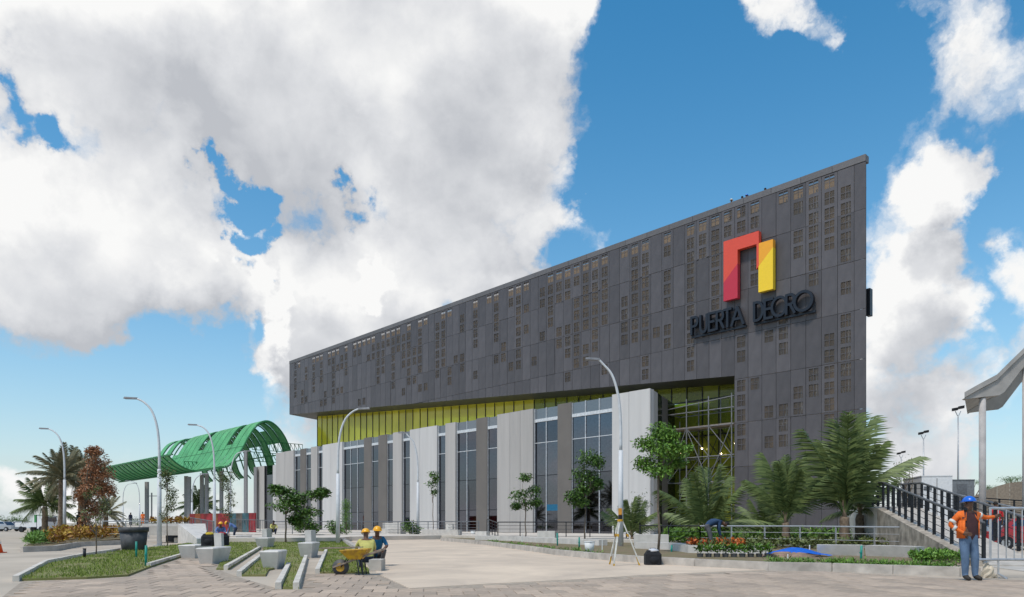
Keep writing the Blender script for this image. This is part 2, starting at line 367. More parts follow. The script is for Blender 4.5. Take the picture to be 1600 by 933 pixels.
WIN = {0:48830,1:64543,2:12415,3:24603,4:116481,5:82432,6:4151,7:128519,8:3,9:127,10:7,11:2047,13:443,14:128,15:1791,16:255,17:241,19:575,20:255,21:447,22:507,23:743,24:103,25:31,26:38,27:128,28:21,29:255,30:131,31:96,32:95,33:1,35:159,37:102,38:32,39:193,40:63,41:126,43:129,44:191,45:88,46:127,47:158,48:7,49:127,50:3,51:31,52:62,53:7,54:5,55:129,56:131,57:3,59:15,60:38,61:37,62:127,63:3,64:96,65:79,66:1,67:31,69:38,70:48,71:1,72:31}
def panel_mesh(w, h, bits, cutl=None, cutr=None):
    """origin at the top left as seen from outside; z runs down; cutl/cutr: slanted lower edge"""
    B = MB(); g = .014; x0, x1 = g, w - g; zt = -g
    zb = (lambda x: (cutl + (cutr - cutl) * x / w) if cutl is not None else -h + g)
    a, b_, mg = .335 * w / PW, .05, 0
    m = (w - 2 * a - b_) / 2; xs = [x0, m, m + a, m + a + b_, m + 2 * a + b_, x1]
    zs = [zt]; hole = {}
    for s in range(3):
        if bits >> s & 1:
            q = -s * 1.21 - .13; zs += [q, q - .445, q - .495, q - .94]
            hole[(q, 0)] = 1
    zs.append(None)
    for r in range(len(zs) - 1):
        for c in range(5):
            if c in (1, 3) and r % 4 in (1, 3) and zs[r + 1] is not None: continue
            za = zs[r]; z2 = zs[r + 1]
            B.poly([(xs[c], 0, z2 if z2 is not None else zb(xs[c])), (xs[c + 1], 0, z2 if z2 is not None else zb(xs[c + 1])), (xs[c + 1], 0, za), (xs[c], 0, za)])
    dp = .07
    B.poly([(x0, dp, zb(x0)), (x0, 0, zb(x0)), (x0, 0, zt), (x0, dp, zt)]); B.poly([(x1, 0, zb(x1)), (x1, dp, zb(x1)), (x1, dp, zt), (x1, 0, zt)])
    B.poly([(x0, 0, zt), (x1, 0, zt), (x1, dp, zt), (x0, dp, zt)]); B.poly([(x0, dp, zb(x0)), (x1, dp, zb(x1)), (x1, 0, zb(x1)), (x0, 0, zb(x0))])
    for (q, _) in hole: B.poly([(xs[1] - .03, .04, q - .96), (xs[4] + .03, .04, q - .96), (xs[4] + .03, .04, q + .02), (xs[1] - .03, .04, q + .02)], 1)
    return B.mesh('panel', [PANEL, SCREEN])
PM = {}
ncol = int(math.ceil((LEN - T0) / PW))
for j in range(-1, ncol):
    tr = T0 + PW * j if j >= 0 else 0; tl = min(T0 + PW * (j + 1), LEN); w = tl - tr; bits = WIN.get(j, 0)
    zoff = -SH * (tl + tr) / 2; zl, zr = zbot(tl + .01), zbot(tr + .02 if j == 8 else tr)
    if j < 8: zl = zr = .05
    for k in range(8):
        top = ZT - PH * k + zoff - (.2 if k == 0 else 0); h = PH - (.2 if k == 0 else 0); bm_ = (bits >> (3 * k)) & 7
        if top <= max(zl, zr) + .12: break
        if top - h >= max(zl, zr) and abs(w - PW) < .01:
            key = (bm_, k == 0)
            if key not in PM: PM[key] = panel_mesh(w, h, bm_)
            me = PM[key]
        else:
            cl, cr = max(zl - top, -h), max(zr - top, -h); keep = 0
            for s in range(3):
                if bm_ >> s & 1 and -s * 1.21 - 1.1 > max(cl, cr) and w > 1: keep |= 1 << s
            me = panel_mesh(w, h, keep, cl + .014, cr + .014)
        p = bpy.data.objects.new('panel', me); COL.objects.link(p); p.parent = hall
        p.location = (-tl, R.uniform(-.012, .012), top); p.rotation_euler = (R.uniform(-.003, .003), 0, R.uniform(-.004, .004))
# coping stones along the parapet
t = 0
while t < LEN - .1:
    t2 = min(t + 2.4, LEN); za, zb_ = ZT - .18 - SH * t, ZT - .18 - SH * t2; zc, zd = 28.02 - SH * t, 28.02 - SH * t2
    MB().hexa([(-t2 + .012, -.03, zb_), (-t - .012, -.03, za), (-t - .012, .6, za), (-t2 + .012, .6, zb_), (-t2 + .012, -.03, zd), (-t - .012, -.03, zc), (-t - .012, .6, zc), (-t2 + .012, .6, zd)]).build('coping', COPE, hall); t = t2
# volume behind the panels: back wall of the cavity, roof deck, soffit, skewed side walls
BACK = mat('cavity_wall', (.46, .33, .20), .9, var=.12, scale=.5)
sk = lambda t, d: (-t - SK * 0 + d * .36 * 0, d)
DB = 40.0
def lp(t, d, z): return (-t - d * .374, d, z)       # side walls run back at a skew
B = MB(); B.hexa([(-10.4, 1.3, 0), (-.9, 1.3, 0), lp(.9, 1.7, 0), lp(10.4, 1.7, 0), (-10.4, 1.3, 27.7), (-.9, 1.3, 27.7), lp(.9, 1.7, 27.7), lp(10.4, 1.7, 27.7)]); B.build('core_wall', BACK, hall)
B = MB(); za, zc = zbot(10.4) + .5, zbot(LEN) + .5
B.hexa([(-LEN + .6, 1.3, zc), (-10.41, 1.3, za), lp(10.41, 1.7, za), lp(LEN - .6, 1.7, zc), (-LEN + .6, 1.3, 27.2), (-10.41, 1.3, 27.65), lp(10.41, 1.7, 27.65), lp(LEN - .6, 1.7, 27.2)]); B.build('upper_wall', BACK, hall)
MB().hexa([(-LEN + .6, 1.75, 25.9), (-.6, 1.75, 26.2), lp(.9, DB, 26.2), lp(LEN - .6, DB, 25.9), (-LEN + .6, 1.75, 26.1), (-.6, 1.75, 26.4), lp(.9, DB, 26.4), lp(LEN - .6, DB, 26.1)]).build('roof_deck', CONC, hall)
MB().box(-13.5, -6.0, .66, 1.27, 26.7, 26.8).build('roof_walkway', CONC, hall)
SOFF = mat('soffit_metal', (.05, .05, .05), .5, .2, var=.1)
B = MB(); za, zc = zbot(10.4), zbot(LEN)
B.hexa([(-LEN + .05, .08, zc + .02), (-10.42, .08, za + .02), lp(10.42, 12, za + .02), lp(LEN - .05, 12, zc + .02), (-LEN + .05, .08, zc + .3), (-10.42, .08, za + .3), lp(10.42, 12, za + .3), lp(LEN - .05, 12, zc + .3)]); B.build('soffit', SOFF, hall)
B = MB(); B.hexa([(-.05, .08, .05), (0, .08, .05), lp(0, DB, .05), lp(.05, DB, .05), (-.05, .08, 28), (0, .08, 28), lp(0, DB, 28), lp(.05, DB, 28)]); B.build('side_wall', PANEL, hall)
B = MB(); B.hexa([(-LEN, .08, zc), (-LEN + .05, .08, zc), lp(LEN - .05, DB, zc), lp(LEN, DB, zc), (-LEN, .08, 27.5), (-LEN + .05, .08, 27.5), lp(LEN - .05, DB, 27.5), lp(LEN, DB, 27.5)]); B.build('side_wall', PANEL, hall)
B = MB(); B.box(-10.45, -10.39, .08, 9, .05, zbot(10.4)); B.build('recess_wall', PANEL, hall)
# steel posts and diagonal braces in the cavity, seen through the openings
B = MB(); STEEL = mat('galvanised_steel', (.60, .60, .60), .5, .3)
t = 1.4
while t < LEN - 1:
    lo = zbot(t) + .2; B.bar((-t, .55, lo), (-t, .55, 26.9), .09)
    z = 26.2
    while z - 3.6 > lo:
        if R.random() < .7:
            s = R.choice((-1, 1)); B.bar((-t - s * .6, .5, z), (-t + s * .6, .5, z - 3.4), .07)
        z -= 3.63
    t += PW * 2 if R.random() < .6 else PW
for k in range(8):
    z = ZT - PH * k - .35
    if z > 14: B.bar((-min(LEN - 1, 10.4 + (z - .5 - 13.45) / .0687), .62, z + .0), (-.3, .62, z), .08)
    elif z > 1: B.bar((-10.2, .62, z), (-.3, .62, z), .08)
B.build('steel_subframe', STEEL, hall, kind='stuff')
MB().box(-.44, -.14, 1.2, 1.7, 16.6, 18.6).build('wall_bracket', DARKM, hall)
# yellow glazing behind the soffit and down the recess
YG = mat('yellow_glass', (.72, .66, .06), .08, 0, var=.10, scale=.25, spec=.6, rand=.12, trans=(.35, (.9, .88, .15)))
YGD = mat('shaded_yellow_glass', (.30, .33, .05), .08, 0, var=.15, scale=.25, spec=.6, rand=.2, trans=(.5, (.75, .8, .2)))  # same yellow glass, soffit shade painted in as a darker olive tone
YB = mat('interior_wall', (.75, .74, .62), .9)
DG, GW = 3.4, 1.66
t = 10.5; k = 0; yg = []
while t < 86.7:
    t2 = min(t + GW, 86.7); za, zb_ = zbot(t) - .02, zbot(t2) - .02
    cuts = [0.2, 3.2, 6.2, 9.2] if t < 21 else [10.3]
    cuts = cuts + [12.3 + (t - 10) * .02]
    for q in range(len(cuts)):
        lo = cuts[q]; hi = cuts[q + 1] if q + 1 < len(cuts) else None
        ha, hb = (hi, hi) if hi is not None else (za, zb_)
        if min(ha, hb) - lo < .1: continue
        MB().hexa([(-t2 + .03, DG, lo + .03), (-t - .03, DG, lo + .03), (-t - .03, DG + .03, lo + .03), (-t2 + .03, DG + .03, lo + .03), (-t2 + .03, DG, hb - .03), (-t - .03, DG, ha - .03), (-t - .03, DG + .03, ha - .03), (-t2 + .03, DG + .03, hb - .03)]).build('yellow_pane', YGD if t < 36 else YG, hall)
    MB().box(-t2 - .035, -t2 + .035, DG - .08, DG + .1, cuts[0], min(za, zb_)).build('mullion', DARKM, hall)
    t = t2
for z, ta, tb in ((3.2, 10.5, 21), (6.2, 10.5, 21), (9.2, 10.5, 21), (12.5, 10.5, 30)): MB().box(-tb, -ta, DG - .06, DG + .09, z - .04, z + .04).build('transom', DARKM, hall)
MB().hexa([(-86.75, DG, 10.3), (-86.7, DG, 10.3), lp(86.7, 12, 10.3), lp(86.75, 12, 10.3), (-86.75, DG, zbot(86)), (-86.7, DG, zbot(86)), lp(86.7, 12, zbot(86)), lp(86.75, 12, zbot(86))]).build('yellow_pane', YG, hall)
MB().box(-86, -10.6, 10, 10.2, 0, 13.4).build('interior_wall', YB, hall)
MB().box(-86, -10.6, 3.6, 10, 9.9, 10.1).build('interior_floor', YB, hall)
LAMPM = bpy.data.materials.new('lit_lamp'); LAMPM.use_nodes = True; LAMPM.node_tree.nodes['Principled BSDF'].inputs['Emission Color'].default_value = (1, .8, .45, 1); LAMPM.node_tree.nodes['Principled BSDF'].inputs['Emission Strength'].default_value = 8
for t, z in ((12, 8.2), (13.4, 7.4), (15.3, 8.0), (17.6, 7.8)): MB().blob((-t, 3.0, z), .09, 8, 5).build('ceiling_lamp', LAMPM, hall)

# emblem and lettering
def fp(t, z, d): return (-t, d, z)
def slab(B, pts, d0, d1, m=0):
    n = len(pts); i = len(B.v); B.v += [Vector((-t, d0, z)) for t, z in pts] + [Vector((-t, d1, z)) for t, z in pts]
    B.f.append(tuple(i + k for k in range(n))); B.f.append(tuple(i + n + k for k in reversed(range(n)))); B.m += [m, m]
    for k in range(n): B.f.append((i + (k + 1) % n, i + k, i + n + k, i + n + (k + 1) % n)); B.m.append(m)
    return B
em = thing('emblem', 'red and yellow gateway emblem mounted above the lettering on dark facade', 'logo', C0, HROT)
def paint(n, c): return mat(n, c, .35, var=.02, spec=.5, coat=.2)
slab(MB(), [(11.09, 21.2), (9.82, 22.5), (9.82, 23.62), (7.97, 23.62), (7.97, 24.63), (11.09, 24.63)], -.58, -.15).build('red_upper_arm', paint('signal_red', (.68, .07, .03)), em)
slab(MB(), [(11.09, 19.68), (9.82, 19.68), (9.82, 22.495), (11.09, 21.195)], -.58, -.15).build('red_lower_leg', paint('crimson', (.50, .02, .04)), em)
slab(MB(), [(8.16, 21.6), (7.97, 21.8), (7.97, 23.615), (8.16, 23.615)], -.58, -.15).build('red_right_edge', paint('signal_red', (0, 0, 0)), em)
slab(MB(), [(7.965, 21.8), (6.78, 23.0), (6.78, 23.62), (7.965, 23.62)], -.58, -.15).build('amber_upper_bar', paint('amber', (.85, .36, .01)), em)
slab(MB(), [(8.0, 19.7), (6.78, 19.7), (6.78, 22.995), (7.965, 21.795), (8.0, 21.75)], -.58, -.15).build('yellow_lower_bar', paint('yellow_paint', (.88, .58, .015)), em)
lt = thing('lettering', 'dark navy raised lettering under the red and yellow emblem', 'sign', C0, HROT)
NAVY = mat('navy_letter', (.009, .012, .020), .4, .1, var=.05, spec=.5)
def arc(cx, cz, rx, rz, a0, a1, n=14): return [(cx + rx * math.cos(rad(a0 + (a1 - a0) * k / n)), cz + rz * math.sin(rad(a0 + (a1 - a0) * k / n))) for k in range(n + 1)]
LET = {'P': [[(0, 0), (0, 1), (.34, 1)] + arc(.34, .73, .27, .27, 90, -90) + [(0, .46)]], 'U': [[(0, 1), (0, .36)] + arc(.31, .36, .31, .36, 180, 360) + [(.62, 1)]],
       'E': [[(.58, 1), (0, 1), (0, 0), (.58, 0)], [(0, .5), (.5, .5)]], 'R': [[(0, 0), (0, 1), (.32, 1)] + arc(.32, .74, .26, .26, 90, -90) + [(0, .48)], [(.28, .48), (.62, 0)]],
       'T': [[(0, 1), (.62, 1)], [(.31, 1), (.31, 0)]], 'A': [[(0, 0), (.34, 1), (.68, 0)], [(.12, .34), (.56, .34)]], 'D': [[(0, 0), (0, 1), (.22, 1)] + arc(.22, .5, .44, .5, 90, -90) + [(0, 0)]],
       'O': [arc(.46, .5, .46, .5, 0, 360, 28)]}
def letter(ch, t_left, z0, w, h):
    B = MB(); s = .20
    for st in LET[ch]:
        for (a, b) in zip(st, st[1:]):
            p, q = Vector((-t_left + a[0] * w, 0, z0 + a[1] * h)), Vector((-t_left + b[0] * w, 0, z0 + b[1] * h)); d = (q - p).normalized()
            n = Vector((-d.z, 0, d.x)) * s / 2; p = p - d * s * .3; q = q + d * s * .3; f, k = Vector((0, -.55 + R.uniform(0, .006), 0)), Vector((0, -.21, 0))
            B.hexa([p - n + f, q - n + f, q - n + k, p - n + k, p + n + f, q + n + f, q + n + k, p + n + k])
    return B.build('letter', NAVY, lt)
for ch, tl, w in (('P', 14.2, .98), ('U', 13.32, .98), ('E', 12.5, 1.0), ('R', 11.75, 1.0), ('T', 11.1, 1.05), ('A', 10.4, 1.55), ('D', 8.4, 1.1), ('E', 7.5, 1.1), ('O', 6.9, 1.3), ('R', 5.72, 1.05), ('O', 5.08, 1.5)):
    letter(ch, tl, 17.5, w, 1.45)
for ta, tb in ((14.35, 9.2), (8.55, 3.55)): MB().box(-ta, -tb, -.26, -.12, 17.25, 17.42).build('support_rail', NAVY, lt)

# ------------------------------------------------------------------ glazed wing in front
DW = -5.0
wing = thing('glazed_wing', 'low white and grey hall front with tall dark window strips', 'building', C0, HROT)
WALLS = {'w': mat('white_render', (.53, .51, .49), .8, var=.045, scale=1.6, rand=.05, streak=.08, bump=.08, detail=8), 'b': mat('beige_render', (.40, .375, .352), .8, var=.045, scale=1.6, rand=.05, streak=.08, bump=.08, detail=8), 'd': mat('taupe_render', (.15, .135, .122), .8, var=.05, scale=.6)}
GLASS = mat('dark_glass', (.135, .135, .155), .03, 1, var=.1, spec=.5, rand=.2)
SPAND = mat('spandrel_glass', (.13, .15, .17), .08, 0, var=.05, spec=.8, rand=.08)
FRAME = mat('window_frame', (.62, .63, .64), .4, .2)
SEQ = [(432, 446, 'b'), (446, 460, 'b'), (460, 469, 1), (469, 478, 'd'), (478, 487, 1), (487, 497, 'b'), (497, 505, 1), (505, 517, 'w'), (517, 536, 'w'), (536, 568.5, 3), (568.5, 580, 'd'), (580, 591, 1), (591, 604.5, 'd'), (604.5, 615, 1), (615, 629, 'b'), (629, 641.6, 1), (641.6, 657, 'w'), (657, 684, 'w'), (684, 697, 1), (697, 713, 'b'), (713, 744, 2), (744, 761, 'd'), (761, 778, 1), (778, 798, 'b'), (798, 814, 'b'), (814, 834, 'b'), (834, 871, 2), (871, 892.5, 'd'), (892.5, 957.5, 3), (957.5, 984, 'w'), (984, 1016, 'w')]
def ztop(t): return 12.42 - (t - 15.3) * .0085
for xa, xb, kind in SEQ:
    tl, tr = fac_t(xa, DW), fac_t(xb, DW); zt = ztop((tl + tr) / 2)
    if isinstance(kind, str):
        MB().box(-tl + .015, -tr - .015, DW - (.12 if kind != 'd' else .0), DW + .5, -.5, zt).build('wall_panel', WALLS[kind], wing)
    else:
        w = (tl - tr) / kind; e = .03
        for i in range(kind):
            x0, x1 = -tl + i * w, -tl + (i + 1) * w
            for z0, z1, m in ((-.4, 2.6, GLASS), (2.6, 5.8, GLASS), (5.8, 8.95, GLASS), (8.95, 10.95, GLASS), (11.25, zt - .05, SPAND)):
                q = MB().box(x0 + e, x1 - e, DW + .18, DW + .22, z0 + e, z1 - e).build('window_pane', m, wing)
                q.rotation_euler = (R.uniform(-.0008, .0008), 0, R.uniform(-.00006, .00006))
            MB().box(x1 - e, x1 + e, DW + .10, DW + .26, -.4, zt - .04).build('mullion', FRAME, wing)
        MB().box(-tl - .03, -tl + e, DW + .10, DW + .26, -.4, zt - .04).build('mullion', FRAME, wing)
        MB().box(-tl + e, -tr - e, DW + .05, DW + .26, 10.95, 11.25).build('transom', FRAME, wing)
        MB().box(-tl + e, -tr - e, DW + .12, DW + .25, 8.92, 8.98).build('transom', FRAME, wing)
        MB().box(-tl + e, -tr - e, DW + .14, DW + .24, 5.78, 5.82).build('transom', DARKM, wing)
        MB().box(-tl + e, -tr - e, DW + .14, DW + .24, 2.58, 2.62).build('transom', DARKM, wing)
tA = fac_t(1016, DW); zt = ztop(tA) - .02; zl = ztop(84.3) - .02
MB().hexa([(-84.2, DW + .5, -.5), (-tA - .5, DW + .5, -.5), (-tA - 3.2, 3.0, -.5), (-84.2, 3.0, -.5), (-84.2, DW + .5, zl - .3), (-tA - .5, DW + .5, zt - .3), (-tA - 3.2, 3.0, zt - .3), (-84.2, 3.0, zl - .3)]).build('roof_slab', mat('wing_roof', (.62, .60, .56), .9), wing)
def ret(s0, s1, z1, m, name, out=0):     # skewed return wall towards the recess
    a = lambda s, o: (-tA - s * .374 + .02 + o, DW + s)
    (xa, ya), (xb, yb) = a(s0, out), a(s1, out)
    MB().hexa([(xa, ya, -.5), (xb, yb, -.5), (xb - .3, yb, -.5), (xa - .3, ya, -.5), (xa, ya, z1), (xb, yb, z1), (xb - .3, yb, z1), (xa - .3, ya, z1)][::1]).build(name, m, wing)
ret(-.1, 2.2, zt + .02, WALLS['w'], 'wall_panel', .02); RG = mat('recess_glass', (.012, .014, .016), .2, 0, spec=.25)
ret(2.25, 3.6, zt, RG, 'window_pane'); ret(3.65, 5.6, zt, WALLS['d'], 'wall_panel', .02); ret(5.65, 8.2, zt, RG, 'window_pane')
# lower annex at the far left end
for xa, xb, m, y in ((397.5, 413, WALLS['b'], 730), (413.2, 426, GLASS, 728.5), (426.2, 431.8, WALLS['w'], 727)):
    tl, tr = fac_t(xa, -3), fac_t(xb, -3); MB().box(-tl, -tr, -3, 2, -.5, fz(xa, y, -3)).build('annex_wall' if m is not GLASS else 'annex_window', m, wing)
DOORB = mat('blue_banner', (.01, .12, .22), .6)
MB().box(-fac_t(853, DW), -fac_t(870, DW), DW + .12, DW + .16, 2.4, 3.0).build('blue_banner', DOORB, wing)

# ------------------------------------------------------------------ scaffold in the recess
SCAF = mat('scaffold_steel', (.26, .26, .27), .5, .4)
sca = thing('scaffold', 'tall steel scaffold tower with plank deck inside the yellow glazed recess', 'scaffold', C0, HROT)
def sp(t, d, z): return (-t, d, z)
ts, ds = [11.0, 13.2, 15.4, 17.4], [.6, 2.6]
for t in ts:
    for d in ds: MB().tube([sp(t, d, 0), sp(t, d, 12.2 if t < 17 else 10.6)], .055, 6).build('standard', SCAF, sca)
for z in (2.6, 4.8, 7.0, 9.6, 11.0):
    for d in ds: MB().tube([sp(10.8, d, z), sp(17.6, d, z)], .04, 6).build('ledger', SCAF, sca)
    for t in ts: MB().tube([sp(t, .5, z + .06), sp(t, 2.7, z + .06)], .04, 6).build('transom', SCAF, sca)
for i in range(3):
    for z0, z1 in ((.2, 4.8), (4.8, 9.6)):
        a, b = (ts[i], ts[i + 1]) if (i + int(z0)) % 2 else (ts[i + 1], ts[i]); MB().tube([sp(a, .55, z0), sp(b, .55, z1)], .035, 6).build('brace', SCAF, sca)
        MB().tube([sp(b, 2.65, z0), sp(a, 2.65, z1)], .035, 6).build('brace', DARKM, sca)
MB().tube([sp(17.4, .6, 6.9), sp(19.2, .6, 9.6)], .045, 6).build('brace', SCAF, sca); MB().tube([sp(17.3, .6, 9.66), sp(19.3, .6, 9.66)], .04, 6).build('ledger', SCAF, sca)
MB().tube([sp(19.2, .6, 9.6), sp(19.2, .6, 11.4)], .04, 6).build('guard_post', SCAF, sca); MB().tube([sp(10.8, .6, 11.95), sp(19.3, .6, 11.35)], .04, 6).build('guard_rail', SCAF, sca)
for i in range(3):
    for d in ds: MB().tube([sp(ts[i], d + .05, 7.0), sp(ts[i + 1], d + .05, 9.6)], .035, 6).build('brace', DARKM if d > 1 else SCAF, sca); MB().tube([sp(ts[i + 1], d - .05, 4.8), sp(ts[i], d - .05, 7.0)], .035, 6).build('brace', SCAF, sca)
for k in range(7): MB().box(-17.3, -10.9, .7 + k * .28, .93 + k * .28, 9.68, 9.73).build('plank', mat('plank_wood', (.30, .25, .20), .8, rand=.2), sca)

# ------------------------------------------------------------------ green wave canopy
GREEN = mat('green_slat', (.105, .38, .145), .5, 0, var=.12, scale=.6, spec=.3)
GRIB = mat('green_rib', (.02, .15, .05), .5, 0, var=.1)
GCOL = mat('canopy_column', (.27, .26, .26), .7, var=.06)
TP = Vector((-47.03, 115, 0)); U = Vector((UX, UY, 0)); NN = Vector((UY, -UX, 0))
can = thing('wave_canopy', 'green slatted wave shaped canopy on tall grey columns beside the hall', 'canopy', TP, world=True)
def cr(P, n=5):
    o = []
    for i in range(len(P) - 1):
        p0, p1, p2, p3 = P[max(i - 1, 0)], P[i], P[i + 1], P[min(i + 2, len(P) - 1)]
        for k in range(n):
            t = k / n; o.append(tuple(.5 * ((2 * p1[c]) + (-p0[c] + p2[c]) * t + (2 * p0[c] - 5 * p1[c] + 4 * p2[c] - p3[c]) * t * t + (-p0[c] + 3 * p1[c] - 3 * p2[c] + p3[c]) * t ** 3) for c in (0, 1)))
    o.append(P[-1]); return o
LIP = cr([(-4.4, 12.5), (-2.8, 11.1), (-1.2, 10.3), (0, 10.1), (1.6, 10.4)], 5)
CREST = cr([(0, 10.1), (1.6, 10.5), (3.3, 12.5), (5, 15.6), (6.4, 17.5), (8, 18.3), (9.6, 17.8), (11.2, 16.0), (12.4, 13.4), (13.2, 11.2), (14.4, 9.9)], 5)
def cpt(v, q, z): return TP + U * v + NN * q + Vector((0, 0, z))
bay = 2.6
for k in range(21):
    v = k * bay
    prof = []
    if v >= 8: prof += LIP[:-1]
    if v <= 42: prof += [p for p in CREST if not prof or p[0] > prof[-1][0]]
    elif v >= 8: prof += [LIP[-1]]
    MB().tube([cpt(v, q, z) for q, z in prof], .13, 5).build('rib', GRIB, can)
    B = MB()
    for i, ((qa, za), (qb, zb_)) in enumerate(zip(prof, prof[1:])):
        if v + bay > 54: break
        if k % 5 == 2 and 4 < qa < 10: continue
        if k in (13, 15) and 3 < qa < 9: continue
        if qa > 11.6 and k % 3: continue
        n = 2
        for s in range(n):
            a, b = s / n + .03, (s + 1) / n - .07
            q0, z0, q1, z1 = qa + (qb - qa) * a, za + (zb_ - za) * a, qa + (qb - qa) * b, za + (zb_ - za) * b
            e = .13; up = .16
            B.hexa([cpt(v + e, q0, z0 + up), cpt(v + bay - e, q0, z0 + up), cpt(v + bay - e, q1, z1 + up), cpt(v + e, q1, z1 + up), cpt(v + e, q0, z0 + up + .07), cpt(v + bay - e, q0, z0 + up + .07), cpt(v + bay - e, q1, z1 + up + .07), cpt(v + e, q1, z1 + up + .07)])
    if B.f: B.build('slat_bay', GREEN, can, kind='stuff')
for q, z, va, vb in ((-4.4, 12.5, 8, 54.6), (0, 10.0, 0, 54.6), (8, 18.2, 0, 42), (12.4, 13.3, 0, 42), (4, 13.8, 0, 42)): MB().tube([cpt(va, q, z), cpt(vb, q, z)], .12, 5).build('beam', GRIB, can)
for v, q0, q1, z0 in ((0, 3.4, 13.0, 13.0), (0, 5.5, 14.5, 14.9), (17, .5, 9, 12.2)):
    B = MB(); n = 12
    for i in range(n + 1):
        q = q0 + (q1 - q0) * i / n
        if i < n:
            q2 = q0 + (q1 - q0) * (i + 1) / n; B.bar(cpt(v, q, z0), cpt(v, q2, z0), .1); B.bar(cpt(v, q, z0 - 1.5), cpt(v, q2, z0 - 1.5), .1); B.bar(cpt(v, q, z0), cpt(v, q2, z0 - 1.5), .07)
        B.bar(cpt(v, q, z0), cpt(v, q, z0 - 1.5), .07)
    B.build('truss', GRIB, can)
for px, py, Y in ((229.5, 753, 150), (291, 744, 133), (295.5, 745, 128), (315.5, 740, 133), (323, 740, 126), (346, 736, 126), (384, 704, 118), (399.5, 730, 118)):
    p = at(px, py, Y); w = 2.3 / F * Y; MB().box(p.x - w, p.x + w, Y - w, Y + w, 0, p.z).build('column', GCOL, can)

# ------------------------------------------------------------------ lamps
def lamp(px, py, Y, hgt, rz, label, arm=1.75, z0=None):
    z0 = H - (py - HZ) / F * Y if z0 is None else z0
    r = thing('street_lamp', label, 'street lamp', ((px - 800) / F * Y, Y, z0), rz, 'curved white street lamps')
    sh = hgt * .52
    MB().tube([(0, 0, .02), (0, 0, sh)], [.13, .10], 10).build('lower_pole', WHITEM, r, True)
    pts = [(0, 0, sh), (-.02, 0, sh + (hgt - sh) * .35), (-.14, 0, sh + (hgt - sh) * .62), (-.42, 0, sh + (hgt - sh) * .83), (-.85, 0, sh + (hgt - sh) * .95), (-arm + .3, 0, hgt)]
    pts = [Vector((a, 0, b)) for a, b in cr([(p[0], p[2]) for p in pts], 4)]
    MB().tube(pts, [.075 - .03 * k / len(pts) for k in range(len(pts))], 8).build('curved_arm', WHITEM, r, True)
    B = MB(); B.hexa([(-arm + .35, -.06, hgt - .05), (-arm + .35, .06, hgt - .05), (-arm - .35, .14, hgt - .02), (-arm - .35, -.14, hgt - .02), (-arm + .35, -.05, hgt + .05), (-arm + .35, .05, hgt + .05), (-arm - .3, .11, hgt + .08), (-arm - .3, -.11, hgt + .08)]); B.build('lamp_head', mat('lamp_head_grey', (.22, .22, .23), .5), r)
    MB().box(-.22, .22, -.22, .22, 0, .03).build('base_plate', PALE, r)
    return r
lamp(970, 858, 34, 9.0, 0, 'tall white street lamp before the white corner wall beside survey tripod', 1.35)
lamp(249, 853, 38.9, 8.0, 0, 'white street lamp beside the black plastic pot', 1.55)
lamp(528, 850, 42.4, 8.0, rad(180), 'white street lamp at lawn corner with head bent right over road', 1.55)
lamp(101, 836, 56, 8.3, 0, 'leftmost white street lamp in front of the date palms', 1.6)
lamp(335, 842, 56, 8.9, 0, 'white street lamp in front of canopy beside crouching worker', 1.7)
lamp(653, 837, 60, 8.6, 0, 'white street lamp standing at the road kerb before dark window', 1.3)
lamp(300, 833, 80, 6.6, rad(180), 'small street lamp under the green canopy with arm bent right', 1.5)
lamp(360, 832, 82, 9.3, rad(180), 'street lamp before the canopy crest with arm bent right', 2.0)
lamp(192, 828, 120, 7.8, rad(180), 'far street lamp right of the brown tree under canopy tip', 2.0)
lamp(218, 828, 120, 8.2, 0, 'far street lamp between canopy tip and grey column', 2.0)

# ------------------------------------------------------------------ plants
BARK = mat('bark', (.17, .13, .095), .95, var=.2, scale=8, bump=.5)
def leafmat(n, a, b, isl=.85): return mat(n, a, .55, col2=b, island=isl, scale=1.2, spec=.35)
LEAF = leafmat('leaf_green', (.105, .20, .03), (.035, .08, .015)); LEAFL = leafmat('leaf_bright', (.17, .31, .04), (.055, .13, .02))
LEAFO = leafmat('leaf_olive', (.15, .17, .05), (.05, .075, .02)); LEAFB = leafmat('leaf_rust', (.44, .21, .10), (.19, .085, .045))
CROT = leafmat('croton_yellow', (.46, .30, .03), (.16, .03, .012), .95); CROTR = leafmat('croton_orange', (.62, .17, .015), (.30, .05, .012), .95)
PALML = leafmat('palm_leaf', (.19, .24, .08), (.05, .085, .025)); PALMD = leafmat('dry_palm_leaf', (.30, .25, .15), (.11, .13, .07))
def leaves(B, c, r, n, s, droop=.3, shell=.5, asp=2.0):
    c = Vector(c); r = Vector(r)
    for _ in range(n):
        d = Vector((R.gauss(0, 1), R.gauss(0, 1), R.gauss(0, 1))).normalized(); k = shell + (1 - shell) * R.random() ** .6
        if R.random() < .25: k *= R.random()
        p = c + Vector((d.x * r.x, d.y * r.y, d.z * r.z)) * k
        a = Vector((R.gauss(0, 1), R.gauss(0, 1), R.gauss(0, .5) - droop)).normalized(); w = a.cross(Vector((R.gauss(0, .6), R.gauss(0, .6), 1))).normalized()
        l = s * R.uniform(.6, 1.3); b = w * l / asp / 2
        B.poly([p, p + a * l * .5 + b, p + a * l, p + a * l * .5 - b])
def branch(B, a, b, r0, r1, wig=.1, n=4):
    a, b = Vector(a), Vector(b); pts = [a.lerp(b, k / n) + (Vector((R.uniform(-1, 1), R.uniform(-1, 1), 0)) * wig * (b - a).length * .2 if 0 < k < n else Vector()) for k in range(n + 1)]
    B.tube(pts, [r0 + (r1 - r0) * k / n for k in range(n + 1)], 6)
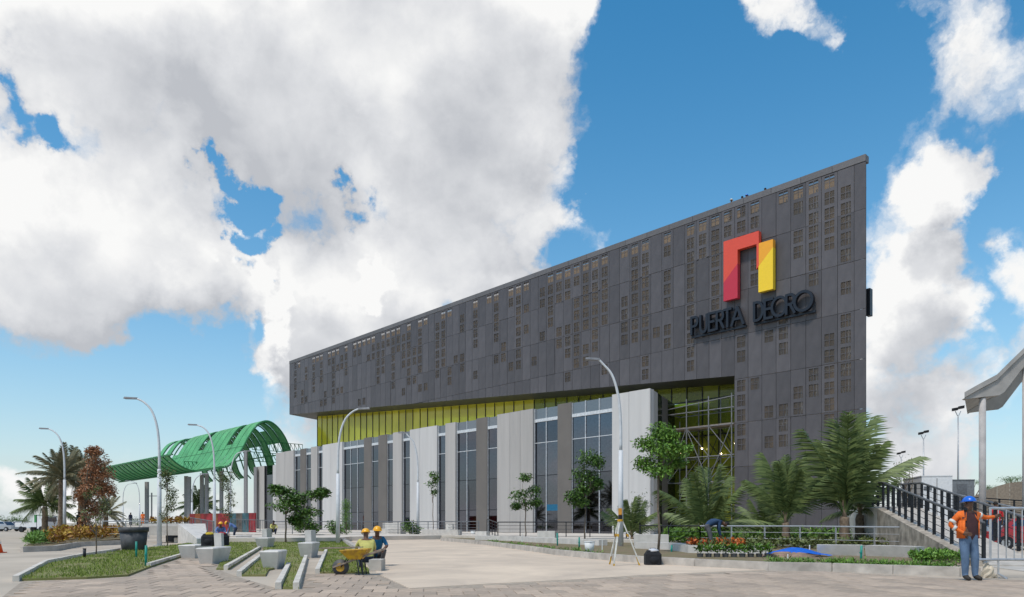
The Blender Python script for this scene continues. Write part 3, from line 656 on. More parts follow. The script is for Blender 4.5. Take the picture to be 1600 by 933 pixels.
def tree(name, label, loc, h, clumps, leafm, nleaf, ls, tr=.05, group=None, cat='tree', fork=.5, shell=.3, lean=0, droop=.3, asp=2.0):
    """clumps: (x, y, z, rx, ry, rz) in metres from the base"""
    r = thing(name, label, cat, loc, 0, group); B = MB(); top = Vector((lean, 0, h * fork))
    branch(B, (0, 0, -.1), top, tr, tr * .7)
    for c in clumps: branch(B, top * R.uniform(.75, 1), (c[0], c[1], c[2]), tr * .5, tr * .15, .5)
    B.build('trunk', BARK, r, True); L = MB()
    for c in clumps:
        leaves(L, c[:3], [q * 1.12 for q in c[3:]], int(nleaf * 1.6), ls * .82, droop, shell, asp)
    L.build('crown', leafm, r); return r
def ground_at(px, py, z=0): return gr(px, py, z)
def pxcl(loc, lst):   # clumps given as photo bearings (x, y, rx, ry) at the tree's own distance
    o = []
    for x, y, rx, ry in lst:
        p = at(x, y, loc.y); k = loc.y / F; o.append((p.x - loc.x, R.uniform(-.5, .5) * rx * k, p.z - loc.z, rx * k, rx * k * .9, ry * k))
    return o
Y_ = lambda px, Y, z=0: Vector(((px - 800) / F * Y, Y, z))
l = Y_(447, 44, .05); tree('almond_tree', 'young spreading tree with flat tiers of leaves on the lawn', l, 3.4, pxcl(l, [(440, 768, 20, 8), (490, 772, 22, 8), (450, 790, 26, 9), (478, 800, 24, 9), (462, 780, 18, 8), (462, 812, 12, 8), (430, 762, 10, 5), (505, 768, 10, 6)]), LEAF, 330, .26, .06, fork=.55)
l = Y_(480, 55, .3); tree('leafy_shrub', 'dark leafy shrub behind the spreading tree at the railing', l, 2, pxcl(l, [(480, 812, 14, 14), (470, 822, 12, 9), (490, 824, 10, 8)]), LEAF, 350, .22, .04, cat='shrub')
l = Y_(541, 58, .3); tree('columnar_shrub', 'narrow upright green shrub against the dark windows', l, 2.5, pxcl(l, [(541, 790, 8, 10), (541, 806, 10, 12), (541, 822, 10, 12)]), LEAFL, 420, .16, .04, cat='shrub', asp=3)
for a, b in ((521, 60), (640, 60)):
    l = Y_(a, b, .3); tree('railing_shrub', 'low dark shrub by the railing beside %s' % ('the narrow upright shrub' if a < 600 else 'the lamp at the road kerb'), l, 1, pxcl(l, [(a, 822, 12, 9), (a + 8, 828, 12, 8)]), LEAF, 280, .25, .03, cat='shrub')
l = gr(676, 838, .14); l.y = 58; l = Y_(676, 58, .2); tree('slim_tree', 'slim sapling with sparse small crown against white wall', l, 4.6, pxcl(l, [(677, 742, 9, 6), (674, 756, 9, 6), (678, 768, 6, 5), (681, 748, 6, 5)]), LEAF, 90, .25, .035, fork=.75)
l = Y_(821, 45, .14); tree('mango_sapling', 'small sapling with tufted leaves before the beige wall', l, 3.7, pxcl(l, [(821, 745, 10, 7), (812, 772, 16, 9), (834, 766, 12, 9), (822, 785, 18, 10), (838, 784, 9, 7), (806, 790, 8, 6)]), LEAF, 190, .26, .04, fork=.6, droop=.6, asp=3)
l = Y_(914, 42, .14); tree('leafy_tree', 'slim tree with dense green crown before the three pane window', l, 4.8, pxcl(l, [(918, 715, 18, 14), (932, 722, 13, 12), (908, 742, 16, 14), (924, 745, 14, 12), (895, 775, 15, 9), (912, 765, 14, 10), (905, 785, 16, 8), (935, 755, 8, 8)]), LEAF, 300, .24, .045, fork=.6, droop=.5, asp=2.6)
l = gr(1029, 872, .1); l = Y_(1028, 27, .14); tree('bright_tree', 'taller slim tree with bright feathery leaves in front of scaffold', l, 4.7, pxcl(l, [(1035, 672, 22, 14), (1012, 692, 22, 12), (1060, 702, 22, 12), (1035, 705, 24, 14), (1008, 722, 16, 12), (1058, 720, 18, 10), (1030, 735, 24, 12), (1046, 682, 18, 12)]), LEAFL, 330, .20, .05, fork=.72, droop=.6, asp=2.8)
for px, top, bw in ((262, 735, 16), (358, 738, 16)):
    l = Y_(px, 37 if px < 300 else 46, .05); tree('airy_tree', 'slender tree with thin airy foliage ' + ('beside the black pot lamp' if px < 300 else 'behind the crouching workers'), l, 4, pxcl(l, [(px + R.uniform(-12, 12), top + 5 + k * 9, 8, 7) for k in range(8)] + [(px + 2, top + 4, 14, 9), (px - 5, top + 12, 12, 8)]), LEAFO, 90, .16, .03, fork=.85, asp=2.5)
for px, py, top, lb in ((150, 868, 800, 'bare thin sapling planted in the left lawn'), (85, 838, 800, 'bare thin sapling left of the leftmost lamp'), (1003, 850, 770, 'bare crooked sapling before the white corner wall'), (1415, 850, 720, 'nearly bare tree with pale bark beside the ramp')):
    l = Y_(px, 1400 / (py - 817), .1); hh = H + (HZ - top) / F * l.y
    tree('bare_sapling', lb, l, hh, [(R.uniform(-.5, .5), R.uniform(-.3, .3), hh * R.uniform(.6, 1.0), .3, .3, .3) for _ in range(9)], LEAFO, 7, .16, .03 if px < 1400 else .07, fork=.55, group=None)
l = Y_(132, 56, .3); tree('rust_tree', 'tree with rusty brown dried foliage beside the date palms', l, 6.8, pxcl(l, [(150, 722, 18, 18), (138, 742, 18, 16), (160, 742, 16, 16), (145, 765, 20, 14), (130, 775, 12, 14), (165, 765, 14, 12), (140, 795, 14, 14), (150, 705, 12, 8), (131, 812, 8, 10)]), LEAFB, 600, .25, .16, fork=.35, asp=2.5)
l = Y_(160, 50, .3); tree('pale_sapling', 'thin sapling with sparse yellowish leaves before the rusty tree', l, 3, pxcl(l, [(142, 770, 9, 5), (152, 763, 7, 4), (135, 775, 7, 5), (165, 785, 9, 8), (160, 795, 8, 6)]), LEAFO, 45, .2, .03)

def frond_mesh(L, nl, ll, sag, m, tw=.35):
    B = MB(); pts = []
    for k in range(11):
        s = k / 10; pts.append(Vector((L * (s - .10 * sag * s * s), 0, L * (.22 * s - sag * s * s * .75))))
    B.tube(pts, [.010 * (1 - .85 * k / 10) + .0015 for k in range(11)], 4)
    for k in range(nl):
        s = .16 + .84 * (k + R.random() * .6) / nl; i = min(int(s * 10), 9); p = pts[i].lerp(pts[i + 1], s * 10 - i); d = (pts[i + 1] - pts[i]).normalized()
        for sd in (-1, 1):
            l_ = ll * (math.sin(math.pi * min(1, .15 + s * .85)) ** .6 * .8 + .25) * R.uniform(.8, 1.1)
            v = (d * .75 + Vector((0, sd, 0)) * .75 + Vector((0, 0, -tw - R.uniform(0, .35)))).normalized()
            w = d * .009 + Vector((0, 0, .0035)); mid = p + v * l_ * .55; tip = p + v * l_ + Vector((0, 0, -l_ * .28))
            B.poly([p - w, p + w, mid + w * 1.1, mid - w * 1.1]); B.poly([mid - w * 1.1, mid + w * 1.1, tip])
    return B.mesh('frond', m)
FR = [frond_mesh(1, 34, .25, s, PALML, .6) for s in (.25, .5, .8)]; FRD = [frond_mesh(1, 44, .2, s, PALMD, .1) for s in (.3, .55, .8)]
TRUNKP = mat('palm_trunk', (.22, .16, .11), .95, var=.25, scale=6, bump=.8)
def palm(label, loc, th, fl, n, tr=.16, meshes=FR, up=(15, 80), tmat=TRUNKP, group='coconut palms'):
    r = thing('palm_tree', label, 'palm tree', loc, 0, group); B = MB()
    pts = [(R.uniform(-.03, .03), R.uniform(-.03, .03), th * k / 6 - .05) for k in range(7)]
    B.tube(pts, [tr * (1.25 - .3 * k / 6 + (.08 if k % 2 else 0)) for k in range(7)], 9)
    if th < 1.5:
        for k in range(7): a = k * .9; B.tube([(0, 0, th * .6), (math.cos(a) * .12, math.sin(a) * .12, th + .7)], [.06, .03], 5)
    B.build('trunk', tmat, r, True)
    for k in range(n):
        a = k * 2.4 + R.uniform(-.2, .2); e = rad(up[0] + (up[1] - up[0]) * ((k + .5) / n)); s = fl * R.uniform(.8, 1.1)
        q = bpy.data.objects.new('frond', meshes[0 if e > rad(60) else R.choice((0, 1)) if e > rad(35) else R.choice((1, 2))]); COL.objects.link(q); q.parent = r
        q.location = (0, 0, th); q.rotation_euler = (R.uniform(-.3, .3), -e, a); q.scale = (s, s, s)
    return r
def palm_at(px, py, Y, top, **k):
    z = H - (py - HZ) / F * Y; return Vector(((px - 800) / F * Y, Y, z))
palm('wide coconut palm left of the pair before the dark facade', palm_at(1228, 848, 34, 0), 1.0, 3.5, 15, up=(40, 88))
palm('tallest coconut palm in front of dark facade corner', palm_at(1320, 850, 33, 0), 1.3, 4.7, 16, .2, up=(46, 88))
palm('coconut palm right behind the tallest palm at facade corner', palm_at(1344, 848, 34.5, 0), 1.4, 2.2, 9, .18, up=(0, 70))
palm('short coconut palm in front of the scaffold recess', palm_at(1104, 848, 37, 0), .5, 3.5, 13, up=(25, 86))
palm('small young palm at the foot of white corner wall', palm_at(987, 846, 42, 0), .3, 2.3, 14, .1, up=(30, 86))
palm('small palm low behind the wide coconut palm', palm_at(1195, 845, 38, 0), .3, 2.6, 12, .1)
palm('date palm with bluish crown left of the rusty tree', palm_at(97, 832, 58, 0), 4.3, 2.9, 40, .24, FRD, (-20, 75), group='date palms')
palm('date palm with drooping brown crown behind the rusty tree', palm_at(128, 832, 62, 0), 4.6, 3.0, 40, .24, FRD, (-25, 75), group='date palms')
palm('low green palm at left edge of the palm cluster', palm_at(70, 832, 62, 0), 2.3, 2.8, 30, .2, FR, (-15, 75), group='date palms')
palm('low palm behind the croton bed right of rusty tree', palm_at(165, 830, 70, 0), 1.6, 2.4, 26, .2, FRD, (-20, 70), group='date palms')
palm('distant palm seen between the canopy columns', palm_at(312, 826, 150, 0), 4.5, 4.6, 30, .3, FR, (-30, 80), group='date palms')

def plants(name, label, pts, mtl, n, h, s, asp=2.0, kind='stuff', cat='plants'):
    B = MB()
    for p in pts: leaves(B, (p[0], p[1], p[2] + h * .5), (h * .55, h * .55, h * .55), n, s, -.6, .2, asp)
    o = B.build(name, mtl, kind=kind); o['label'] = label; o['category'] = cat; return o
# left island with its kerb, grass tuft and crotons
isl = wpoly([(38, 862), (90, 860), (126, 853), (190, 847), (188, 838), (120, 833), (92, 836), (60, 845)])
tri(structure(MB().prism(isl, -.05, .22).build('planting_island', SOIL)))
kerb('island_kerb', 'curved concrete kerb around the yellow croton island at left', wpoly([(36, 863), (90, 861), (126, 854), (190, 851)]), .2, .24, 1.6, KERB)
def scatter(px, n, z=0):
    w = wpoly(px); o = []; x0, x1 = min(p.x for p in w), max(p.x for p in w); y0, y1 = min(p.y for p in w), max(p.y for p in w)
    while len(o) < n:
        p = Vector((R.uniform(x0, x1), R.uniform(y0, y1), z))
        if inside(p, w): o.append(p)
    return o
plants('island_grass', 'bright green grass tuft at the tip of the left island', scatter([(42, 861), (75, 859), (80, 850), (55, 850)], 60, .2), LEAFL, 40, .5, .3, 6, cat='grass')
plants('croton_bed', 'yellow and red croton bed on the left island', scatter([(75, 860), (90, 859), (126, 852), (188, 845), (186, 839), (125, 838), (80, 848)], 190, .22), CROT, 34, .75, .26, 2.4)
plants('island_hedge', 'low green hedge under the leftmost lamp', scatter([(92, 846), (125, 840), (125, 836), (95, 837)], 50, .22), LEAFL, 40, .7, .2)
# ------------------------------------------------------------------ concrete benches and planter walls
def bench(px, py, rz, L=1.7, top=.62, bot=.42, h=.5, label='', back=None, z=0):
    r = thing('concrete_bench', label, 'bench', gr(px, py, z), rz, 'tapered concrete benches')
    a, b = top / 2, bot / 2; e = .03
    B = MB(); B.hexa([(-b, 0, 0), (b, 0, 0), (b, L - .12, 0), (-b, L - .12, 0), (-a, -.14, h - e), (a, -.14, h - e), (a, L, h - e), (-a, L, h - e)])
    B.hexa([(-a, -.14, h - e), (a, -.14, h - e), (a, L, h - e), (-a, L, h - e), (-a + e, -.14 + e, h), (a - e, -.14 + e, h), (a - e, L - e, h), (-a + e, L - e, h)]); B.build('seat_block', CONCL, r)
    if back: MB().hexa([(-a, L + .03, 0), (-a + .22, L + .03, 0), (-a + .22, L + back, 0), (-a, L + back, 0), (-a - .05, L + .03, h + .42), (-a + .18, L + .03, h + .42), (-a + .18, L + back, h + .42), (-a - .05, L + back, h + .42)]).build('backrest_block', CONCL, r)
    return r
bench(294, 873, rad(0), 1.3, .60, .45, .48, 'concrete bench left of the bench with bags')
bench(322, 882, rad(2), 1.4, .52, .36, .5, 'concrete bench carrying black bags', .25)
bench(422, 890, rad(6), 1.0, .50, .34, .5, 'nearest tapered concrete bench in the middle of the lawn')
bench(410, 857, rad(4), 1.2, .62, .46, .52, 'concrete bench with upright block near the walkway kerb', 1.0)
bench(478, 872, rad(4), 1.2, .52, .36, .55, 'concrete bench with upright block right of the lawn sapling', .9)
bench(365, 846, rad(-30), 1.2, .8, .7, .4, 'low concrete block bench behind the two crouching workers')
def wallbench(name, label, pts, z0, z1, w, tap=0, mtl=None, cat='bench'):
    pts = [Vector((p.x, p.y, 0)) for p in pts]; r = thing(name, label, cat, pts[0], world=True, group='planter walls and seats')
    for a, b in zip(pts, pts[1:]):
        d = (b - a).normalized(); n = Vector((-d.y, d.x, 0)); g = d * .006; t = n * tap
        p = [a + g + t, b - g + t, b - g + n * (w - tap), a + g + n * (w - tap)]; q = [a + g, b - g, b - g + n * w, a + g + n * w]
        MB().hexa([Vector((*v.xy, z0)) for v in p] + [Vector((*v.xy, z1)) for v in q]).build('wall_block', mtl or CONCL, r)
    return r
def Yp(px, Y): return Vector(((px - 800) / F * Y, Y, 0))
wallbench('planter_wall', 'long concrete planter wall below the orange flowers', [Yp(992, 31), Yp(1045, 29.5), Yp(1075, 26.5), Yp(1130, 25.6), Yp(1206, 25.2)], .05, .42, .5)
wallbench('seat_block', 'pale concrete seat block on the planter wall before white corner', [Yp(991, 32.6), Yp(1045, 32.4)], .1, .72, .6)
wallbench('long_bench', 'long tapered concrete bench before the right grey railing', [Yp(1277, 24.5), Yp(1350, 24.0), Yp(1432, 22.6)], .1, .50, .55, .12)
wallbench('planter_wall', 'concrete planter wall under the small sapling by beige wall', [Yp(742, 47), Yp(800, 44), Yp(828, 41), Yp(880, 38), Yp(936, 35)], .05, .42, .5)
wallbench('seat_block', 'pale seat block on the planter wall before the two pane window', [Yp(839, 44), Yp(867, 43.5)], .2, .75, .6)
wallbench('seat_block', 'pale seat block on the terrace before taupe wall strip', [Yp(743, 53), Yp(760, 52.6)], .2, .62, .6)
wallbench('low_seat', 'stepped pale bench on terrace left of the road lamp', [Yp(594, 62), Yp(626, 61)], .2, .75, .8)
wallbench('seat_block', 'pale backrest block on the stepped bench left of road lamp', [Yp(598, 62.9), Yp(625, 61.9)], .2, 1.25, .3)
wallbench('low_seat', 'tapered pale bench on terrace right of the road lamp', [Yp(659, 57), Yp(715, 55)], .2, .72, .6, .1)
wallbench('seat_block', 'small pale block standing on bench right of road lamp', [Yp(697, 56.4), Yp(707, 56.2)], .2, 1.15, .3)
wallbench('broken_kerb_block', 'hollow grey concrete block lying beside the wheelbarrow', [gr(576, 893), gr(596, 893)], 0, .3, .6, 0, CONC, 'block')
# ------------------------------------------------------------------ railings
def railing(name, label, pts, h, step, mtl, bars=4, pr=.03, top=.035, vertical=False, group='metal railings', rail_m=None, curved=False):
    pts = [Vector(p) for p in pts]; r = thing(name, label, 'railing', pts[0], world=True, group=group); up = Vector((0, 0, 1))
    seg = []
    for a, b in zip(pts, pts[1:]):
        n = max(1, round((b - a).length / step)); seg += [a.lerp(b, k / n) for k in range(n)]
    seg.append(pts[-1])
    for p in seg: MB().bar(p, p + up * (h - .01), pr * 2, pr * 1.4).build('post', mtl, r)
    for a, b in zip(pts, pts[1:]):
        MB().tube([a + up * h, b + up * h], top, 7).build('top_rail', rail_m or mtl, r)
        if vertical:
            n = int((b - a).length / .28); MB().tube([a + up * .12, b + up * .12], .02, 5).build('bottom_rail', mtl, r)
            for k in range(n): q = a.lerp(b, (k + .5) / n); MB().bar(q + up * .12, q + up * h, .03).build('baluster', mtl, r)
        else:
            for k in range(bars): z = h * (k + .6) / (bars + .6); MB().tube([a + up * z, b + up * z], .012, 4).build('rail_wire', mtl, r)
    return r
GREYR = mat('railing_grey', (.16, .165, .175), .45, .3)
railing('railing', 'dark railing along the terrace before the left window strips', [Yp(420, 60) + Vector((0, 0, TZ)), Yp(600, 62) + Vector((0, 0, TZ)), Yp(748, 54) + Vector((0, 0, TZ))], 1.05, 2.0, GREYR)
railing('railing', 'dark railing on terrace before the beige wall and three pane window', [Yp(778, 50) + Vector((0, 0, .2)), Yp(960, 47) + Vector((0, 0, .2)), Yp(1000, 41) + Vector((0, 0, .15))], 1.1, 1.6, DARKM)
railing('railing', 'short sloping dark railing beside terrace steps', [Yp(761, 56) + Vector((0, 0, .5)), Yp(778, 50) + Vector((0, 0, .2))], 1.05, 1.4, DARKM)
railing('railing', 'dark railing in front of the scaffold recess', [Yp(1000, 38.5) + Vector((0, 0, .1)), Yp(1094, 34.5) + Vector((0, 0, .1))], 1.0, 2, DARKM, 3)
railing('railing', 'pale grey railing in front of the coconut palms', [Yp(1094, 34.5) + Vector((0, 0, .08)), Yp(1250, 31.5) + Vector((0, 0, .08)), Yp(1432, 28) + Vector((0, 0, .05))], 1.02, 1.35, PALE, 3)
railing('railing', 'grey picket railing curving down along the left ramp', [Yp(276, 58) + Vector((0, 0, .75)), Yp(305, 56) + Vector((0, 0, .55)), Yp(334, 52) + Vector((0, 0, .3))], 1.05, 1.6, GREYR, vertical=True)
railing('railing', 'grey picket railing in front of the red mural wall', [Yp(364, 68) + Vector((0, 0, .5)), Yp(428, 66) + Vector((0, 0, .35))], 1.1, 1.8, GREYR, vertical=True)
railing('railing', 'silver handrail above the yellow croton bed', [Yp(160, 46) + Vector((0, 0, .3)), Yp(232, 47) + Vector((0, 0, .3))], 1.05, 1.5, PALE, 2)
railing('railing', 'distant grey railing on the deck under the canopy', [Yp(165, 75) + Vector((0, 0, .6)), Yp(280, 78) + Vector((0, 0, .6))], 1.05, 2.0, GREYR, 4)
# ------------------------------------------------------------------ culvert, pot, mural wall
cu = thing('culvert_wall', 'concrete underpass wall with dark slot behind the black pot', 'wall', Yp(228, 44), world=True)
a, b = Yp(222, 44), Yp(278, 44)
MB().box(a.x, b.x, 44, 44.4, .48, 1.05).build('wall_block', CONC, cu); MB().box(a.x, b.x, 44.0, 48, 1.05, 1.2).build('cap_slab', CONCL, cu)
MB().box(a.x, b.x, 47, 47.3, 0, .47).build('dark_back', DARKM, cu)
c = Yp(308, 40.5)
MB().hexa([(b.x, 44, 0), (c.x, 40.5, 0), (c.x + .4, 41, 0), (b.x + .4, 47, 0), (b.x, 44, 1.2), (c.x, 40.5, .35), (c.x + .4, 41, .35), (b.x + .4, 47, 1.2)]).build('wing_wall', CONCL, cu)
plants('croton_row', 'row of orange crotons on top of the underpass wall', [Vector((a.x + (b.x - a.x) * k / 24, 45 + R.uniform(-.3, 1.2), 1.2)) for k in range(25)], CROT, 24, .4, .2)
pt = thing('plastic_pot', 'large black scuffed plastic tree pot by the left lamp', 'pot', gr(209, 861.5))
PLAS = mat('black_plastic', (.035, .037, .042), .6, var=.5, scale=3, col2=(.10, .10, .10))
MB().tube([(0, 0, 0), (0, 0, .86), (0, 0, .86)], [.47, .56, .56], 22).build('body', PLAS, pt, True); MB().tube([(0, 0, .86), (0, 0, 1.06)], [.60, .61], 22).build('rim_band', PLAS, pt, True)
mw = thing('mural_wall', 'long red site wall with colourful painted panels under the canopy', 'wall', Yp(297, 76), world=True)
mc = [mat('mural_%d' % i, c_, .7, var=.3, scale=1.3) for i, c_ in enumerate([(.22, .02, .02), (.30, .08, .02), (.05, .12, .14), (.30, .025, .03), (.12, .10, .08)])]  # panel colours darkened to stand in for the canopy's shade
for k in range(11):
    p, q = Yp(297, 80).lerp(Yp(400, 72), k / 11), Yp(297, 80).lerp(Yp(400, 72), (k + .97) / 11); MB().bar(p + Vector((0, 0, 1.2)), q + Vector((0, 0, 1.2)), .12, 2.1).build('wall_panel', mc[[0, 1, 0, 3, 1, 3, 0, 2, 4, 2, 3][k]], mw)
# ------------------------------------------------------------------ right side: ramp, bridge roof, far things
ramp = thing('access_ramp', 'grey access ramp with stone side wall rising left behind the man', 'ramp', Yp(1537, 20.6), world=True)
STONE = mat('rubble_stone', (.38, .33, .27), .95, var=.25, scale=2.5, bump=.8)
A0, A1 = Yp(1537, 20.6), Yp(1380, 32); dr = (A1 - A0).normalized(); nr = Vector((dr.y, -dr.x, 0)) * 1.55; zr = 1.9
B0, B1 = A0 - dr * 4, A1 + dr * 8
MB().hexa([A0, A0 + nr, A1 + nr, A1, A0 + Vector((0, 0, .05)), A0 + nr + Vector((0, 0, .05)), A1 + nr + Vector((0, 0, zr)), A1 + Vector((0, 0, zr))]).build('ramp_deck', CONC, ramp)
MB().hexa([A1, A1 + nr, B1 + nr, B1, A1 + Vector((0, 0, zr)), A1 + nr + Vector((0, 0, zr)), B1 + nr + Vector((0, 0, zr + .3)), B1 + Vector((0, 0, zr + .3))]).build('landing', CONC, ramp)
nl = Vector((-dr.y, dr.x, 0))
MB().hexa([A0 + nl * .25, A0 + nl * .002, A1 + nl * .002, A1 + nl * .25, A0 + nl * .25 + Vector((0, 0, .12)), A0 + nl * .002 + Vector((0, 0, .15)), A1 + nl * .002 + Vector((0, 0, zr + .05)), A1 + nl * .25 + Vector((0, 0, zr))]).build('side_wall', STONE, ramp)
MB().hexa([A1 + nl * .25, A1 + nl * .002, B1 + nl * .002, B1 + nl * .25, A1 + nl * .25 + Vector((0, 0, zr)), A1 + nl * .002 + Vector((0, 0, zr)), B1 + nl * .002 + Vector((0, 0, zr + .3)), B1 + nl * .25 + Vector((0, 0, zr + .3))]).build('landing_wall', CONCL, ramp)
tri(structure(MB().prism([A0 + dr * .2, A0 + nr + dr * .2, A0 + nr - dr * 4.5 + Vector((3, 0, 0)), A0 - dr * 3.4 + Vector((.2, 0, 0))], -.05, .016).build('path', CONC)))
up = Vector((0, 0, 1))
railing('ramp_railing', 'black railing on the near side of the ramp with curved posts', [A0 + up * .15, A1 + up * (zr + .05), B1 + up * (zr + .4)], 1.1, .95, DARKM, 4, .045, .045, rail_m=GREYR)
railing('ramp_railing', 'black railing on the far side of the ramp', [A0 + nr + up * .1, A1 + nr + up * zr, B1 + nr + up * (zr + .3)], 1.1, .95, DARKM, 4, .045, .045, rail_m=GREYR)
railing('ramp_railing', 'dark railing of the second ramp behind the man in red', [Yp(1640, 34) + up * .5, Yp(1480, 48) + up * 2.2], 1.1, 1.4, DARKM, 5, .05, .05, rail_m=PALE)
railing('ramp_railing', 'dark lattice railing under the brown embankment at far right', [Yp(1518, 52) + up * 2.0, Yp(1660, 46) + up * 1.4], 1.1, 1.0, DARKM, 6, .05, .04)
em_ = thing('embankment_wall', 'curved brown retaining wall at far right behind the railings', 'wall', Yp(1518, 58), world=True)
for k in range(8):
    xa, xb = 1518 + k * 20, 1538 + k * 20; za, zb_ = 3.3 + 1.3 * math.sin((k + .0) / 8 * math.pi), 3.3 + 1.3 * math.sin((k + 1) / 8 * math.pi); MB().hexa([Yp(xa, 58), Yp(xb - .2, 58), Yp(xb - .2, 60), Yp(xa, 60), Yp(xa, 58) + up * za, Yp(xb - .2, 58) + up * zb_, Yp(xb - .2, 60) + up * zb_, Yp(xa, 60) + up * za]).build('wall_block', mat('brown_wall', (.26, .21, .16), .9, rand=.08), em_)
br = thing('bridge_roof', 'concrete walkway roof with upswept edge on tall columns at right', 'roof', Yp(1535, 38), world=True)
RC = mat('roof_concrete', (.36, .34, .315), .85, var=.12, scale=1.2, bump=.2)
prof = [at(x, y, 38) for x, y in ((1507, 613), (1530, 600), (1558, 585), (1580, 563), (1604, 540), (1640, 508))]
n_ = Vector((.55, .83, 0)) * 7
B = MB()
for p, q in zip(prof, prof[1:]):
    B.hexa([p - up * .28, q - up * .28, q - up * .28 + n_, p - up * .28 + n_, p, q, q + n_, p + n_])
B.build('roof_slab', RC, br)
B = MB(); und = [at(x, y, 38) for x, y in ((1511, 623), (1530, 620.5), (1562, 617), (1570, 612), (1602, 570), (1640, 540))]
tops = [p - up * .3 for p in prof]
off = Vector((.05, .1, 0))
for k in range(len(prof) - 1):
    a, b, c, d = und[k] + off, und[k + 1] + off, tops[k + 1] + off, tops[k] + off; w = Vector((.15, .45, 0))
    B.hexa([a, b, b + w, a + w, d, c, c + w, d + w])
B.build('gable_beam', RC, br)
B = MB()
for k in range(len(und) - 1): B.hexa([und[k] + n_ * .8, und[k + 1] + n_ * .8, und[k + 1] + n_ * .85, und[k] + n_ * .85, tops[k] + n_ * .8, tops[k + 1] + n_ * .8, tops[k + 1] + n_ * .85, tops[k] + n_ * .85])
B.build('gable_beam', RC, br)
for px, Y, zt_ in ((1535, 38.3, at(1535, 621, 38).z), (1603, 38.3, at(1603, 575, 38).z)):
    p = Yp(px, Y); MB().tube([p, p + up * zt_], .165, 14).build('column', mat('column_concrete', (.44, .41, .39), .8, var=.1, scale=1.5), br, True)
def flood(px, top, Y, label):
    r = thing('floodlight_mast', label, 'mast', Yp(px, Y), 0, 'floodlight masts'); z = H + (HZ - top) / F * Y
    MB().tube([(0, 0, 0), (0, 0, z)], [.14, .07], 8).build('pole', PALE, r, True)
    for s in (-1, 1):
        MB().tube([(0, 0, z - .1), (s * .35, 0, z + .6)], .05, 5).build('arm', PALE, r)
        z1 = z + (.1 if s < 0 else .35); MB().hexa([(s * .4 - .28, -.2, z1 + .5), (s * .4 + .28, -.2, z1 + .6), (s * .4 + .28, .2, z1 + .6), (s * .4 - .28, .2, z1 + .5), (s * .4 - .34, -.3, z1 + .85), (s * .4 + .24, -.3, z1 + .95), (s * .4 + .24, .1, z1 + .95), (s * .4 - .34, .1, z1 + .85)]).build('floodlight', DARKM, r)
flood(1497, 650, 90, 'tallest floodlight mast left of the bridge roof column'); flood(1443, 686, 105, 'middle floodlight mast above the box truck'); flood(1408, 716, 125, 'shortest floodlight mast nearest the hall')
tk = thing('box_truck', 'white box truck body seen above the ramp railing', 'truck', Yp(1464, 54), rad(-12))
WP = mat('white_paint', (.68, .68, .68), .4, var=.05)
MB().box(-1.05, 1.05, 0, 4.2, 1.1, 4.75).build('cargo_box', WP, tk); MB().box(-.015, .015, -.02, -.001, 1.2, 4.6).build('door_seam', DARKM, tk); MB().box(-.9, -.35, -.02, -.001, 3.7, 4.0).build('door_plate', GREYR, tk); MB().box(-1.08, 1.08, -.03, 4.22, 4.75, 4.82).build('roof_trim', WP, tk)
MB().box(-.95, .95, 4.35, 5.9, .6, 2.9).build('cab', WP, tk); MB().box(-.5, .5, .1, 5.8, .5, 1.08).build('chassis', DARKM, tk)
for x in (-.9, .9):
    for y in (.9, 5.1): MB().tube([(x - .14, y, .45), (x + .14, y, .45)], .45, 14).build('wheel', DARKM, tk)
gb = thing('grey_container', 'grey site container behind the ramp railing', 'container', Yp(1503, 60), rad(-5))
MB().box(-1.0, 1.0, 0, 3, 0, 4.8).build('body', mat('grey_paint', (.20, .21, .22), .6), gb); MB().box(-1.04, 1.04, -.03, 3.03, 4.8, 4.88).build('roof', GREYR, gb); MB().box(-.4, .4, -.02, -.001, 2.5, 4.5).build('door', GREYR, gb)
cb = thing('crowd_barrier', 'light grey metal barrier gripped by the man in orange', 'barrier', Yp(1546, 16.2), 0)
GALV = mat('galvanised', (.50, .51, .52), .35, .5)

